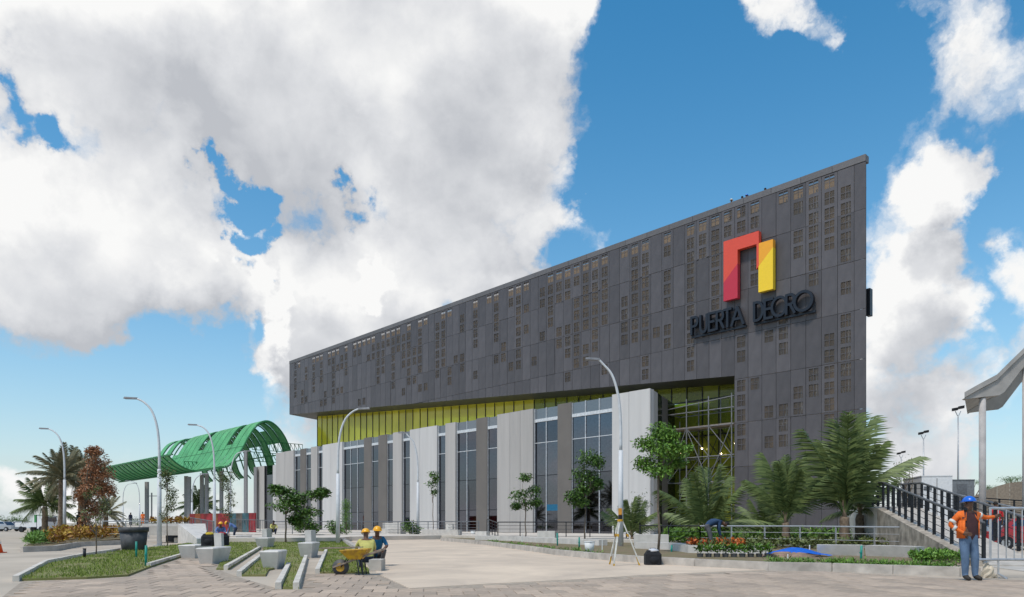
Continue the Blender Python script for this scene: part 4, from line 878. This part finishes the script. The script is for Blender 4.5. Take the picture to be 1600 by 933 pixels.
for z, x0 in ((.42, -.28), (1.58, .0)): MB().tube([(x0, 0, z), (2.4, 0, z)], .028, 8).build('frame_rail', GALV, cb)
for k in range(13): MB().tube([(.02 + k * .18, 0, .42), (.02 + k * .18, 0, 1.58)], .014 if k else .028, 6).build('bar', GALV, cb)
for x in (.2, 2.0): MB().tube([(x, -.3, .0), (x, 0, .1), (x, 0, .42)], .025, 6).build('foot', GALV, cb)
def car(loc, rz, label, colr, name='parked_car'):
    r = thing(name, label, 'car', loc, rz, 'parked cars'); P = mat('car_paint_%s' % colr[3], colr[:3], .25, .2, var=.02, coat=.6)
    B = MB(); 
    for z0, z1, x0, x1, y0, y1, tx, ty0, ty1 in ((.35, .85, -.85, .85, -2.1, 2.1, .82, -2.05, 2.05),): B.hexa([(x0, y0, z0), (x1, y0, z0), (x1, y1, z0), (x0, y1, z0), (-tx, ty0, z1), (tx, ty0, z1), (tx, ty1, z1), (-tx, ty1, z1)])
    B.hexa([(-.8, -1.3, .85), (.8, -1.3, .85), (.8, 1.5, .85), (-.8, 1.5, .85), (-.64, -.55, 1.45), (.64, -.55, 1.45), (.64, 1.0, 1.45), (-.64, 1.0, 1.45)]); B.build('body', P, r)
    G = MATS['dark_glass']
    MB().poly([(-.7, -1.22, .93), (.7, -1.22, .93), (.6, -.66, 1.40), (-.6, -.66, 1.40)]) 
    w = MB(); w.poly([(-.7, -1.225, .93), (.7, -1.225, .93), (.6, -.665, 1.40), (-.6, -.665, 1.40)]); w.build('windscreen', G, r)
    for s in (-1, 1):
        w = MB(); w.poly([(s * .775, -1.0, .93), (s * .775, 1.2, .93), (s * .66, .85, 1.40), (s * .66, -.5, 1.40)]); w.build('side_window', G, r)
        MB().box(s * .62 - .16, s * .62 + .16, -2.09, -2.06, .6, .74).build('headlight', WP, r)
        for y in (-1.3, 1.3):
            q = MB().tube([(s * .88 - .1, y, .33), (s * .88 + .1, y, .33)], .33, 14).build('wheel', DARKM, r); MB().tube([(s * .93 - .07, y, .33), (s * .93 + .07, y, .33)], .18, 10).build('rim', PALE, q)
    return r
car(Yp(1622, 33), rad(60), 'red parked car behind the grey metal barrier', (.35, .015, .015, 'red')); car(Yp(1548, 40), rad(75), 'white parked car behind the man in orange', (.6, .6, .6, 'white')); car(Yp(76, 100), rad(70), 'dark blue car parked behind leftmost lamp', (.02, .03, .09, 'blue'))
car(Yp(6, 105), rad(80), 'silver car at left edge of the street', (.35, .35, .36, 'silver')); car(Yp(33, 120), rad(85), 'white car in the far left traffic', (.6, .6, .6, 'white')); car(Yp(20, 130), rad(85), 'black car in the far left traffic', (.02, .02, .02, 'black'))
ut = thing('utility_truck', 'small white utility truck with green stripe left of the date palms', 'truck', Yp(58, 95), rad(75))
MB().box(-.9, .9, -2.4, -1.0, .5, 2.2).build('cab', WP, ut); MB().box(-.95, .95, -.9, 2.6, .7, 1.3).build('bed', WP, ut); MB().box(-.96, .96, -.9, -.6, 1.3, 2.3).build('rack', mat('stripe_green', (.05, .25, .08), .5), ut); MB().box(-.7, .7, -2.42, -2.401, 1.4, 2.0).build('windscreen', GLASS, ut)
for x in (-.85, .85):
    for y in (-1.7, 1.6): MB().tube([(x - .12, y, .4), (x + .12, y, .4)], .4, 12).build('wheel', DARKM, ut)
# ------------------------------------------------------------------ people
SKIN = mat('skin', (.13, .065, .04), .6, var=.05)
def cloth(n, c): return mat('cloth_' + n, c, .85, var=.12, scale=7, bump=.3)
HELM = lambda n, c: mat('helmet_' + n, c, .3, var=.02, spec=.5)
BASE = dict(pelvis=(0, 0, .95), spine=(0, .01, 1.13), chest=(0, 0, 1.34), neck=(0, .01, 1.50), chin=(0, -.02, 1.58), head=(0, -.02, 1.67), crown=(0, -.01, 1.74),
            shL=(.19, .01, 1.44), elL=(.25, .03, 1.16), wrL=(.26, -.03, .91), haL=(.26, -.05, .82), shR=(-.19, .01, 1.44), elR=(-.25, .03, 1.16), wrR=(-.26, -.03, .91), haR=(-.26, -.05, .82),
            hiL=(.10, 0, .90), knL=(.12, -.01, .50), anL=(.12, .02, .10), toL=(.14, -.15, .05), hiR=(-.10, 0, .90), knR=(-.12, -.01, .50), anR=(-.12, .02, .10), toR=(-.14, -.15, .05))
ED = [('pelvis', 'spine'), ('spine', 'chest'), ('chest', 'neck'), ('neck', 'chin'), ('chin', 'head'), ('head', 'crown')] + [e for s in 'LR' for e in (('chest', 'sh' + s), ('sh' + s, 'el' + s), ('el' + s, 'wr' + s), ('wr' + s, 'ha' + s), ('pelvis', 'hi' + s), ('hi' + s, 'kn' + s), ('kn' + s, 'an' + s), ('an' + s, 'to' + s))]
RD = dict(pelvis=(.16, .13), spine=(.155, .125), chest=(.165, .125), neck=(.06, .06), chin=(.07, .08), head=(.082, .10), crown=(.06, .075), sh=(.075, .075), el=(.05, .05), wr=(.036, .036), ha=(.035, .045), hi=(.112, .115), kn=(.082, .085), an=(.06, .065), to=(.05, .045))
def person(label, loc, rz, pose, shirt, trousers, helmet=None, sleeve=1.0, shoe=(.03, .025, .02), fat=1.0, fingers=True, vest=None, scale=1.0, group=None, hair=True):
    J = {k: Vector(v) for k, v in {**BASE, **pose}.items()}
    r = thing('person', label, 'person', loc, rz, group); r.scale = (scale,) * 3
    names = list(J); V = [J[k] for k in names]; E = [(names.index(a), names.index(b)) for a, b in ED]; rads = []
    for k in names:
        q = RD.get(k) or RD[k[:2]]; f = fat if k in ('spine', 'pelvis', 'chest') else 1; rads.append((q[0] * f, q[1] * (f ** 1.4)))
    if fingers:
        for s in 'LR':
            w, h = J['wr' + s], J['ha' + s]; d = (h - w).normalized(); side = d.cross(Vector((0, 1, .2))).normalized()
            for q, (o, ln) in enumerate(((-.03, .07), (-.01, .085), (.011, .08), (.03, .062))):
                i = len(V); V += [h + side * o + d * .02, h + side * o + d * (.02 + ln * .55) , h + side * o + d * (.02 + ln * .85) + Vector((0, -.02, 0))]; rads += [(.011, .011), (.010, .010), (.008, .008)]
                E += [(names.index('ha' + s), i), (i, i + 1), (i + 1, i + 2)]
            i = len(V); V += [w.lerp(h, .5) - side * .045 + Vector((0, -.02, 0)), h - side * .06 + Vector((0, -.035, 0))]; rads += [(.012, .012), (.010, .010)]; E += [(names.index('ha' + s), i), (i, i + 1)]
    me = bpy.data.meshes.new('body'); me.from_pydata([tuple(v) for v in V], E, []); o = bpy.data.objects.new('body', me); COL.objects.link(o)
    sm = o.modifiers.new('s', 'SKIN'); sm.use_smooth_shade = True; o.modifiers.new('d', 'SUBSURF').levels = 1
    for i, q in enumerate(rads): me.skin_vertices[0].data[i].radius = q; me.skin_vertices[0].data[i].use_root = (i == 0)
    dg = bpy.context.evaluated_depsgraph_get(); nm = bpy.data.meshes.new_from_object(o.evaluated_get(dg)); o.modifiers.clear(); o.data = nm; nm.name = 'body'
    nm.materials.clear()
    for m in (SKIN, shirt, trousers, mat('shoe', shoe, .7), vest or shirt): nm.materials.append(m)
    segs = [(a, b) for a, b in ED]
    for p in nm.polygons:
        c = p.center; best = min(segs, key=lambda s: ((lambda a, d: (c - a - d * max(0, min(1, (c - a).dot(d) / max(d.length_squared, 1e-6)))).length / (1.6 if s[0] in ('pelvis', 'spine', 'chest') and s[1][:2] not in ('hi', 'sh') else 1))(J[s[0]], J[s[1]] - J[s[0]])))
        a, b = best; k = 0
        if a[:2] in ('sh',) : k = 4 if vest and sleeve else (1 if sleeve > .3 or (c - J[a]).length < .16 else 0)
        elif a[:2] == 'el': k = (4 if vest else 1) if sleeve > .7 else 0
        elif a in ('spine', 'chest') and b != 'neck' or (a, b) == ('pelvis', 'spine'): k = 1 if (b[:2] != 'sh' or not vest) else 4
        elif b[:2] == 'hi' or a[:2] in ('hi', 'kn'): k = 2
        elif a[:2] == 'an': k = 3
        elif b == 'neck' and (c - J['chest']).dot((J['neck'] - J['chest']).normalized()) < .75 * (J['neck'] - J['chest']).length: k = 1
        if (a, b) == ('pelvis', 'spine') and (c - J['pelvis']).dot((J['spine'] - J['pelvis']).normalized()) < .02: k = 2
        p.material_index = k; p.use_smooth = True
    o.parent = r
    hd = J['head']; ax = (J['crown'] - J['chin']).normalized(); q = ax.to_track_quat('Z', 'Y').to_matrix()
    def hp(x, y, z): return hd + q @ Vector((x, y, z))
    fw = -1
    if fingers:
        MB().hexa([hp(-.018, -.085, -.035), hp(.018, -.085, -.035), hp(.012, -.08, -.03), hp(-.012, -.08, -.03), hp(-.008, -.09, .02), hp(.008, -.09, .02), hp(.006, -.075, .02), hp(-.006, -.075, .02)]).build('nose', SKIN, r)
        for s in (-1, 1):
            MB().blob(hp(s * .034, -.088, .018), (.013, .008, .008), 8, 4).build('eye', mat('eye_white', (.55, .52, .5), .3), r); MB().blob(hp(s * .088, .0, -.005), (.012, .022, .035), 8, 4).build('ear', SKIN, r)
        MB().blob(hp(0, -.092, -.06), (.026, .008, .008), 8, 4).build('mouth', mat('lip', (.10, .035, .03), .5), r)
    if helmet:
        B = MB(); rings = 6; seg = 16; i = 0
        for a in range(rings + 1):
            ph = math.pi / 2 * a / rings
            for k in range(seg):
                t = 2 * math.pi * k / seg; B.v.append(hp(.125 * math.cos(ph) * math.cos(t), .148 * math.cos(ph) * math.sin(t), .03 + .125 * math.sin(ph)))
        for a in range(rings):
            for k in range(seg): B.f.append((a * seg + k, a * seg + (k + 1) % seg, (a + 1) * seg + (k + 1) % seg, (a + 1) * seg + k)); B.m.append(0)
        h = B.build('helmet', helmet, r, True)
        B = MB(); n = 16
        pr = [hp(.135 * math.cos(2 * math.pi * k / n), (.158 + (.055 if math.sin(2 * math.pi * k / n) < -.3 else 0)) * math.sin(2 * math.pi * k / n), .03) for k in range(n)]
        B.poly(pr); B.poly([p + q @ Vector((0, 0, .012)) for p in pr])
        for k in range(n): B.poly([pr[k], pr[(k + 1) % n], pr[(k + 1) % n] + q @ Vector((0, 0, .012)), pr[k] + q @ Vector((0, 0, .012))])
        B.build('helmet_brim', helmet, r)
    elif hair: MB().blob(hp(0, .015, .02), (.096, .112, .10), 12, 6, zmin=-.2).build('hair', mat('hair', (.012, .010, .009), .8), r, True)
    return r, J
# the man in orange at the barrier
JE = cloth('jeans', (.12, .19, .30)); OR = cloth('orange', (.75, .15, .02)); MAR = cloth('maroon', (.055, .022, .024))
man, J = person('man in orange jacket and blue helmet standing with one arm on the barrier', gr(1513, 908.5), rad(8),
    dict(shR=(-.20, .02, 1.44), elR=(-.40, .06, 1.20), wrR=(-.21, -.10, 1.04), haR=(-.15, -.14, 1.02), shL=(.20, .02, 1.45), elL=(.42, .02, 1.36), wrL=(.63, .02, 1.38), haL=(.71, .02, 1.40), anL=(.16, .0, .10), toL=(.20, -.15, .05), knL=(.13, -.03, .5), anR=(-.06, .02, .10), toR=(-.08, -.15, .05), knR=(-.09, -.02, .5)),
    MAR, JE, HELM('blue', (.01, .12, .55)), 1.0, fat=1.15, vest=OR)
B = MB()
def ring(B, c, rx, ry, z0, z1, a0, a1, n=14, th=.015, flare=0):
    P = []
    for k in range(n + 1):
        t = rad(a0 + (a1 - a0) * k / n); P.append((Vector((c[0] + rx * math.cos(t), c[1] + ry * math.sin(t), z0)), Vector((c[0] + (rx - flare) * math.cos(t), c[1] + (ry - flare) * math.sin(t), z1))))
    for k in range(n): B.poly([P[k][0], P[k + 1][0], P[k + 1][1], P[k][1]])
ring(B, (0, .01), .225, .19, .92, 1.30, -40, 220, flare=.0); ring(B, (0, .01), .225, .17, 1.30, 1.49, -50, 230, flare=.10)
jk = B.build('jacket', OR, man, True); m_ = jk.modifiers.new('solid', 'SOLIDIFY'); m_.thickness = .02
REF = mat('reflective_tape', (.62, .62, .58), .4)
for s, (a, b) in (('R', ('elR', 'wrR')), ('L', ('shL', 'elL'))): MB().tube([J[a].lerp(J[b], .3), J[a].lerp(J[b], .5)], .068 if s == 'L' else .062, 10).build('reflective_band', REF, man, True)
MB().tube([J['shR'].lerp(J['elR'], .6), J['shR'].lerp(J['elR'], .78)], .074, 10).build('reflective_band', REF, man, True)
YH = HELM('yellow', (.80, .38, .01)); BLU = cloth('blue_shirt', (.12, .20, .42)); NAV = cloth('navy', (.02, .03, .06)); GRY = cloth('grey', (.10, .10, .11)); RED = cloth('red', (.50, .02, .025)); DKB = cloth('dark_blue', (.025, .06, .13)); TEAL = cloth('teal', (.02, .14, .26)); YV = cloth('yellow_vest', (.55, .50, .15)); WHT = cloth('white', (.6, .6, .6))
bend = dict(pelvis=(0, .12, .92), spine=(0, -.05, 1.05), chest=(0, -.28, 1.06), neck=(0, -.44, 1.0), chin=(0, -.50, .95), head=(0, -.57, .93), crown=(0, -.63, .90), shL=(.19, -.33, 1.05), shR=(-.19, -.33, 1.05), elL=(.2, -.38, .76), elR=(-.2, -.38, .76), wrL=(.15, -.44, .50), wrR=(-.15, -.44, .50), haL=(.13, -.46, .41), haR=(-.13, -.46, .41), hiL=(.1, .12, .87), hiR=(-.1, .12, .87))
crouch = dict(pelvis=(0, .1, .32), spine=(0, .06, .50), chest=(0, -.06, .70), neck=(0, -.12, .85), chin=(0, -.16, .92), head=(0, -.18, 1.01), crown=(0, -.18, 1.08), shL=(.19, -.08, .79), shR=(-.19, -.08, .79), elL=(.27, -.26, .58), elR=(-.27, -.26, .58), wrL=(.14, -.44, .50), wrR=(-.14, -.44, .50), haL=(.10, -.50, .45), haR=(-.10, -.50, .45), hiL=(.10, .06, .30), hiR=(-.1, .06, .30), knL=(.18, -.34, .48), knR=(-.18, -.34, .48), anL=(.14, -.08, .10), anR=(-.14, -.08, .10), toL=(.16, -.26, .05), toR=(-.16, -.26, .05))
person('worker in dark blue shirt bending over the orange flower bed', Vector((*Yp(1110, 30.5).xy, .14)), rad(80), {**bend, 'elL': (.2, -.30, .78), 'elR': (-.2, -.30, .78), 'wrL': (.15, -.36, .52), 'wrR': (-.15, -.36, .52), 'haL': (.13, -.38, .43), 'haR': (-.13, -.38, .43)}, DKB, GRY, None, scale=1.12, fat=1.3)
person('crouching worker in yellow vest with back turned beside the wheelbarrow', gr(573, 890), rad(200), crouch, YV, NAV, YH, 1.0, scale=.95)
person('crouching worker in teal shirt facing camera right of the wheelbarrow', gr(588, 884), rad(20), crouch, TEAL, GRY, YH, .4, scale=1.0)
person('worker in blue shirt and yellow helmet leaning forward on the left lawn', gr(366, 845), rad(-70), {**bend, 'chest': (0, -.2, 1.18), 'neck': (0, -.34, 1.22), 'chin': (0, -.41, 1.22), 'head': (0, -.48, 1.23), 'crown': (0, -.54, 1.25), 'shL': (.19, -.24, 1.18), 'shR': (-.19, -.24, 1.18)}, BLU, NAV, YH)
person('worker in blue shirt and yellow helmet crouching on the left lawn', gr(345, 846), rad(20), crouch, BLU, NAV, YH, scale=1.15)
person('seated worker in yellow vest at the foot of the railing', Vector((*Yp(427, 58).xy, TZ)), rad(30), crouch, YV, NAV, None, fingers=False)
person('man in red shirt standing on the ramp behind the barrier', Vector((*Yp(1556, 30).xy, .35)), rad(170), {}, RED, NAV, None, .4, fingers=False)
person('distant person in dark clothes on the deck under canopy', Vector((*Yp(204, 100).xy, .9)), rad(60), {}, NAV, NAV, None, fingers=False); person('distant person in orange on the deck under canopy', Vector((*Yp(223, 100).xy, 1.0)), rad(10), {}, OR, OR, None, fingers=False)
person('person in black standing under the rusty tree', Vector((*Yp(123, 60).xy, .3)), rad(90), {}, NAV, NAV, None, fingers=False, scale=1.05)
for px, lb, shirt, hm in ((1143, 'leftmost roof worker with white helmet at the parapet', MAR, HELM('white', (.6, .6, .55))), (1160, 'roof worker in dark cap second from left', NAV, None), (1167, 'roof worker with blue helmet at the parapet', NAV, HELM('blue', (0, 0, 0))), (1196, 'rightmost roof worker alone at the parapet', NAV, None)):
    t = fac_t(px, .95); person(lb, hall_pt(t, .95, 26.9 if px < 1150 else 26.82), HROT, {}, shirt, NAV, hm, fingers=False)
# ------------------------------------------------------------------ site things
wb = thing('wheelbarrow', 'yellow wheelbarrow with wooden handles parked on the paving', 'wheelbarrow', gr(548, 899), 0)
YP = mat('worn_yellow_paint', (.62, .36, .01), .6, scale=9, col2=(.30, .15, .03)); WD = mat('handle_wood', (.28, .22, .17), .85, var=.2)
wb.scale = (.8,) * 3
B = MB(); lo = [(-.02, -.22, .50), (.34, -.22, .50), (.34, .22, .50), (-.02, .22, .50)]; hi = [(-.26, -.34, .76), (.56, -.34, .80), (.56, .34, .80), (-.26, .34, .76)]
i = 0; B.v = [Vector(p) for p in lo + hi]; B.f = [(0, 1, 2, 3), (0, 4, 5, 1), (1, 5, 6, 2), (2, 6, 7, 3), (3, 7, 4, 0)]; B.m = [0] * 5
tb = B.build('tub', YP, wb); sm = tb.modifiers.new('s', 'SOLIDIFY'); sm.thickness = .02
for s in (-1, 1):
    MB().bar((-.52, s * .05, .24), (.98, s * .33, .78), .05, .05).build('handle', WD, wb)
    MB().tube([(.22, s * .2, .5), (.30, s * .24, .02), (.42, s * .24, .02), (.36, s * .2, .55)], .018, 6).build('leg', DARKM, wb)
    MB().tube([(-.28, s * .06, .24), (-.08, s * .18, .5)], .016, 6).build('fork', DARKM, wb)
q = MB(); q.tube([(-.30, -.06, .24), (-.30, .06, .24)], .24, 20); q.build('tyre', PLAS, wb, True); MB().tube([(-.30, -.065, .24), (-.30, .065, .24)], .13, 14).build('rim', YP, wb)
MB().bar((-.95, .1, .79), (.35, .05, .84), .14, .025).build('board', WD, wb); MB().bar((-.8, -.1, .82), (.3, -.15, .85), .10, .025).build('board', WD, wb)
tr_ = thing('survey_tripod', 'surveying tripod with yellow feet and level on the road edge', 'tripod', gr(969, 884), 0); tr_.scale = (.92,) * 3
for dx, dy in ((-.24, -.28), (.62, .02), (-.26, .55)):
    MB().bar((dx * .12, dy * .12, 1.42), (dx, dy, 0.08), .05, .035).build('leg', mat('tripod_white', (.62, .61, .56), .5), tr_); MB().bar((dx * .85, dy * .85, .28), (dx, dy, 0), .045, .045).build('leg_tip', YP, tr_); MB().bar((dx * .35, dy * .35, 1.0), (dx * .42, dy * .42, .92), .07, .06).build('clamp', YP, tr_)
MB().tube([(0, 0, 1.40), (0, 0, 1.47)], .09, 12).build('head_plate', YP, tr_); MB().box(-.06, .06, -.06, .06, 1.47, 1.6).build('instrument_base', DARKM, tr_); MB().tube([(-.02, -.14, 1.67), (.02, .12, 1.67)], .055, 10).build('telescope', mat('instrument_orange', (.55, .25, .03), .5), tr_); MB().box(-.05, .05, -.05, .05, 1.6, 1.82).build('yoke', mat('instrument_orange', (0, 0, 0)), tr_)
def bag(loc, label, s=1, rz=0, trim=(.5, .5, .52)):
    r = thing('bag', label, 'bag', loc, rz); P = cloth('bag_black', (.012, .013, .016)); T = mat('bag_trim_%.2f%.2f' % trim[:2], trim, .7)
    B = MB(); B.prism([(-.22 * s, -.13 * s), (-.15 * s, -.17 * s), (.15 * s, -.17 * s), (.22 * s, -.13 * s), (.23 * s, .12 * s), (-.23 * s, .12 * s)], 0, .30 * s); B.hexa([(-.225 * s, -.14 * s, .30 * s), (.225 * s, -.14 * s, .30 * s), (.23 * s, .12 * s, .30 * s), (-.23 * s, .12 * s, .30 * s), (-.15 * s, -.08 * s, .42 * s), (.13 * s, -.09 * s, .41 * s), (.14 * s, .09 * s, .43 * s), (-.15 * s, .09 * s, .42 * s)]); B.build('body', P, r); MB().blob((.0, -.12 * s, .15 * s), (.16 * s, .09 * s, .13 * s), 12, 6, noise=.04, zmin=-.9).build('pocket', P, r, True)
    MB().blob((.02, 0, .40 * s), (.15 * s, .12 * s, .07 * s), 12, 5, noise=.15, zmin=-.3).build('flap_cloth', T, r, True)
    MB().tube([(-.1 * s, .02, .38 * s), (-.07 * s, 0, .47 * s), (.07 * s, 0, .47 * s), (.1 * s, .02, .38 * s)], .015 * s, 6).build('carry_loop', P, r); return r
bag(gr(1020, 883), 'black backpack with white cloth on top beside the tripod', 1.05)
bb = gr(326, 877); bag(Vector((bb.x, bb.y, .5)), 'black bag with yellow strap on the left of the bench', .95, .2, (.5, .35, .02)); bag(Vector((bb.x + .2, bb.y + .55, .5)), 'black and red bag on the right of the bench', .95, -.4, (.30, .02, .03))
tarp = thing('tarp', 'bright blue tarp draped over the soil heap', 'tarp', Vector((*Yp(1246, 24.0).xy, .14))); B = MB(); n = 14
P = [[Vector(((i / n - .5) * 1.9, (j / n - .5) * 1.1, .26 * math.exp(-(((i / n - .45) * 2.6) ** 2 + ((j / n - .5) * 2.2) ** 2)) + R.uniform(-.018, .018) + .03)) for j in range(n + 1)] for i in range(n + 1)]
for i in range(n):
    for j in range(n): B.poly([P[i][j], P[i + 1][j], P[i + 1][j + 1], P[i][j + 1]])
B.build('sheet', mat('blue_tarp', (.01, .12, .55), .45, var=.1), tarp, False)
MB().blob((-.35, -.35, -.05), (1.0, .7, .2), 18, 6, noise=.12, zmin=0).build('soil_heap', mat('reddish_soil', (.27, .18, .13), .95, var=.25, scale=4, bump=.8), tarp)
BUC = mat('white_plastic', (.68, .68, .66), .5, var=.04)
for px, py, lb in ((921, 864, 'white bucket on the bed near the tripod'), (739, 837.5, 'white bucket on terrace beside the railing')):
    r = thing('bucket', lb, 'bucket', Vector((*gr(px, py, .14).xy, .14))); MB().tube([(0, 0, 0), (0, 0, .42)], [.15, .19], 16).build('body', BUC, r, True); MB().tube([(0, 0, .40), (0, 0, .43)], .2, 16).build('rim', BUC, r); MB().tube([(-.19, 0, .38), (-.1, -.1, .2), (.1, -.1, .2), (.19, 0, .38)], .008, 5).build('bucket_handle', PALE, r)
GP = mat('green_pipe', (.01, .26, .20), .5)
for px, py, h, lb in ((228, 887, .62, 'right of the pair on the left lawn'), (213, 873, .6, 'left of the pair on the left lawn'), (1345, 880, .55, 'in front of the long right bench'), (871, 857, .75, 'before the two pane window bed'), (905, 860, .6, 'left of the white bucket'), (418, 852, .6, 'behind the walkway bench'), (1049, 868, .4, 'right of the black backpack')):
    r = thing('pipe_stub', 'green plastic pipe stub ' + lb, 'pipe', gr(px, py), 0, 'green pipe stubs'); MB().tube([(0, 0, 0), (R.uniform(-.03, .03), 0, h)], .035, 8).build('pipe', GP, r, True); MB().tube([(.0, 0, h * .55), (.0, 0, h * .62)], .045, 8).build('collar', GP, r)
for px, py, h, lb in ((1265, 874, .35, 'right of the blue tarp'), (1231, 880, .14, 'below the blue tarp'), (941, 865, .4, 'right of the white bucket'), (816, 851, .5, 'on the bed under the small sapling')):
    r = thing('marker_stake', 'thin white marker stake ' + lb, 'stake', Vector((*gr(px, py).xy, .12)), 0); MB().tube([(0, 0, 0), (0, 0, h)], .02, 6).build('rod', BUC, r); MB().tube([(0, 0, h), (0, 0, h + .03)], [.02, .004], 6).build('tip', BUC, r)
st = thing('dark_bollard', 'short dark post stub at the edge of left lawn', 'post', gr(132, 873)); MB().tube([(0, 0, 0), (0, 0, .34)], .05, 10).build('stub', DARKM, st, True); MB().tube([(0, 0, .34), (0, 0, .36)], .06, 10).build('cap', DARKM, st)
CO = mat('cone_orange', (.75, .10, .02), .5)
for px, py, lb in ((0, 864, 'orange traffic cone at the left edge of street'), (67, 829, 'orange traffic cone beside the utility truck')):
    p = gr(px - 3, py) if py > 840 else Vector((*Yp(px, 90).xy, 0)); r = thing('traffic_cone', lb, 'cone', p, 0, 'traffic cones'); s = 1 if py > 840 else 1.5
    MB().tube([(0, 0, .04), (0, 0, .7 * s)], [.18 * s, .03], 14).build('cone_body', CO, r, True); MB().box(-.22 * s, .22 * s, -.22 * s, .22 * s, 0, .04).build('base', CO, r); MB().tube([(0, 0, .38 * s), (0, 0, .5 * s)], [.105 * s, .08 * s], 14).build('white_band', BUC, r)
rk = thing('rock', 'pale broken stone lying at the ramp foot beside the man', 'rock', gr(1543, 903)); MB().blob((0, 0, .1), (.13, .12, .22), 9, 6, noise=.2, zmin=-.5).build('stone', mat('pale_stone', (.55, .47, .36), .9, var=.2), rk); MB().blob((.14, .05, .03), (.12, .1, .08), 8, 5, noise=.2, zmin=-.5).build('chip', MATS['pale_stone'], rk)
# planting on the right bed
for k in range(9):
    px = 1094 + k * 13.2; r = thing('nursery_plant', ('leftmost', 'second', 'third', 'fourth', 'middle fifth', 'sixth', 'seventh', 'eighth', 'last')[k] + ' from the left of nine bagged plants along the planter wall', 'plant', Vector((*Yp(px, 23.2).xy, .14)), 0, 'row of nursery plants'); MB().tube([(0, 0, 0), (0, 0, .12)], [.09, .11], 9).build('grow_bag', PLAS, r)
    B = MB(); leaves(B, (0, 0, .27), (.17, .15, .16), 150, .13, -.5, .2, 2.5); B.build('foliage', LEAFL if k % 3 else LEAF, r)
plants('orange_flowers', 'bed of orange crotons beside the bending worker', [Vector((*Yp(1076 + 95 * R.random(), 27.5 + R.uniform(-1, 1.5)).xy, .3)) for _ in range(32)], CROTR, 20, .30, .15)
plants('flower_leaves', 'green leaves mixed among the orange crotons', [Vector((*Yp(1076 + 125 * R.random(), 27.5 + R.uniform(-1, 2)).xy, .25)) for _ in range(45)], LEAFO, 22, .32, .15)
plants('ground_cover', 'silvery green ground cover behind the grey railing', [Vector((*Yp(R.uniform(1130, 1440), R.uniform(30, 36)).xy, .1)) for _ in range(220)], LEAFO, 26, .5, .17)
plants('hedge_plants', 'bright green low plants under the palms', [Vector((*Yp(R.uniform(1040, 1420), R.uniform(36, 44)).xy, .1)) for _ in range(260)], LEAFL, 26, .8, .26)
plants('ramp_hedge', 'low green creeping plants beside the ramp wall', [Vector((*Yp(R.uniform(1425, 1515), 0 or R.uniform(20.6, 23.5)).xy, .12)) for _ in range(110)], LEAFL, 36, .28, .11)
plants('bed_grass', 'patchy grass in the kerbside bed', [Vector((*(kp[i].lerp(kp[i + 1], R.random()) + Vector((R.uniform(0, .6), R.uniform(.35, 1.3), 0))).xy, .12)) for i in (1, 1, 2, 6, 6, 7, 7, 7, 7, 7) for _ in range(26)], LEAFL, 16, .16, .12, 5, cat='grass')
# distant trees and poles
for px, Y, z, rx, lb in ((8, 260, 4, 26, 'distant round tree at the left edge of the street'), (30, 300, 3.5, 20, 'smaller distant tree right of the left edge tree'), (1520, 120, 8.6, 14, 'distant flat topped tree behind the grey container'), (1545, 130, 8, 12, 'distant tree right of the bridge column'), (1582, 110, 8.6, 20, 'distant spreading tree above the brown embankment'), (215, 330, 4, 22, 'distant tree line seen under the canopy tip'), (255, 330, 4, 22, 'distant low tree beneath the canopy')):
    k = Y / F; l = Yp(px, Y); tree('distant_tree', lb, l, z, [(R.uniform(-.7, .7) * rx * k, R.uniform(-1, 1), z - .25 * rx * k + R.uniform(-.3, .1) * rx * k, rx * k * .5, rx * k * .5, rx * k * .28) for _ in range(6)], LEAF, 160, .09 * rx * k, .2, group='distant trees', fork=.6)
for px, top, Y in ((237, 770, 160), (300, 790, 170)):
    r = thing('utility_pole', 'distant utility pole seen under the canopy ' + ('left of columns' if px < 250 else 'between columns'), 'pole', Yp(px, Y)); z = H + (HZ - top) / F * Y
    MB().tube([(0, 0, 0), (0, 0, z)], .16, 8).build('pole', GREYR, r); MB().box(-1.2, 1.2, -.06, .06, z - .8, z - .65).build('cross_arm', GREYR, r)
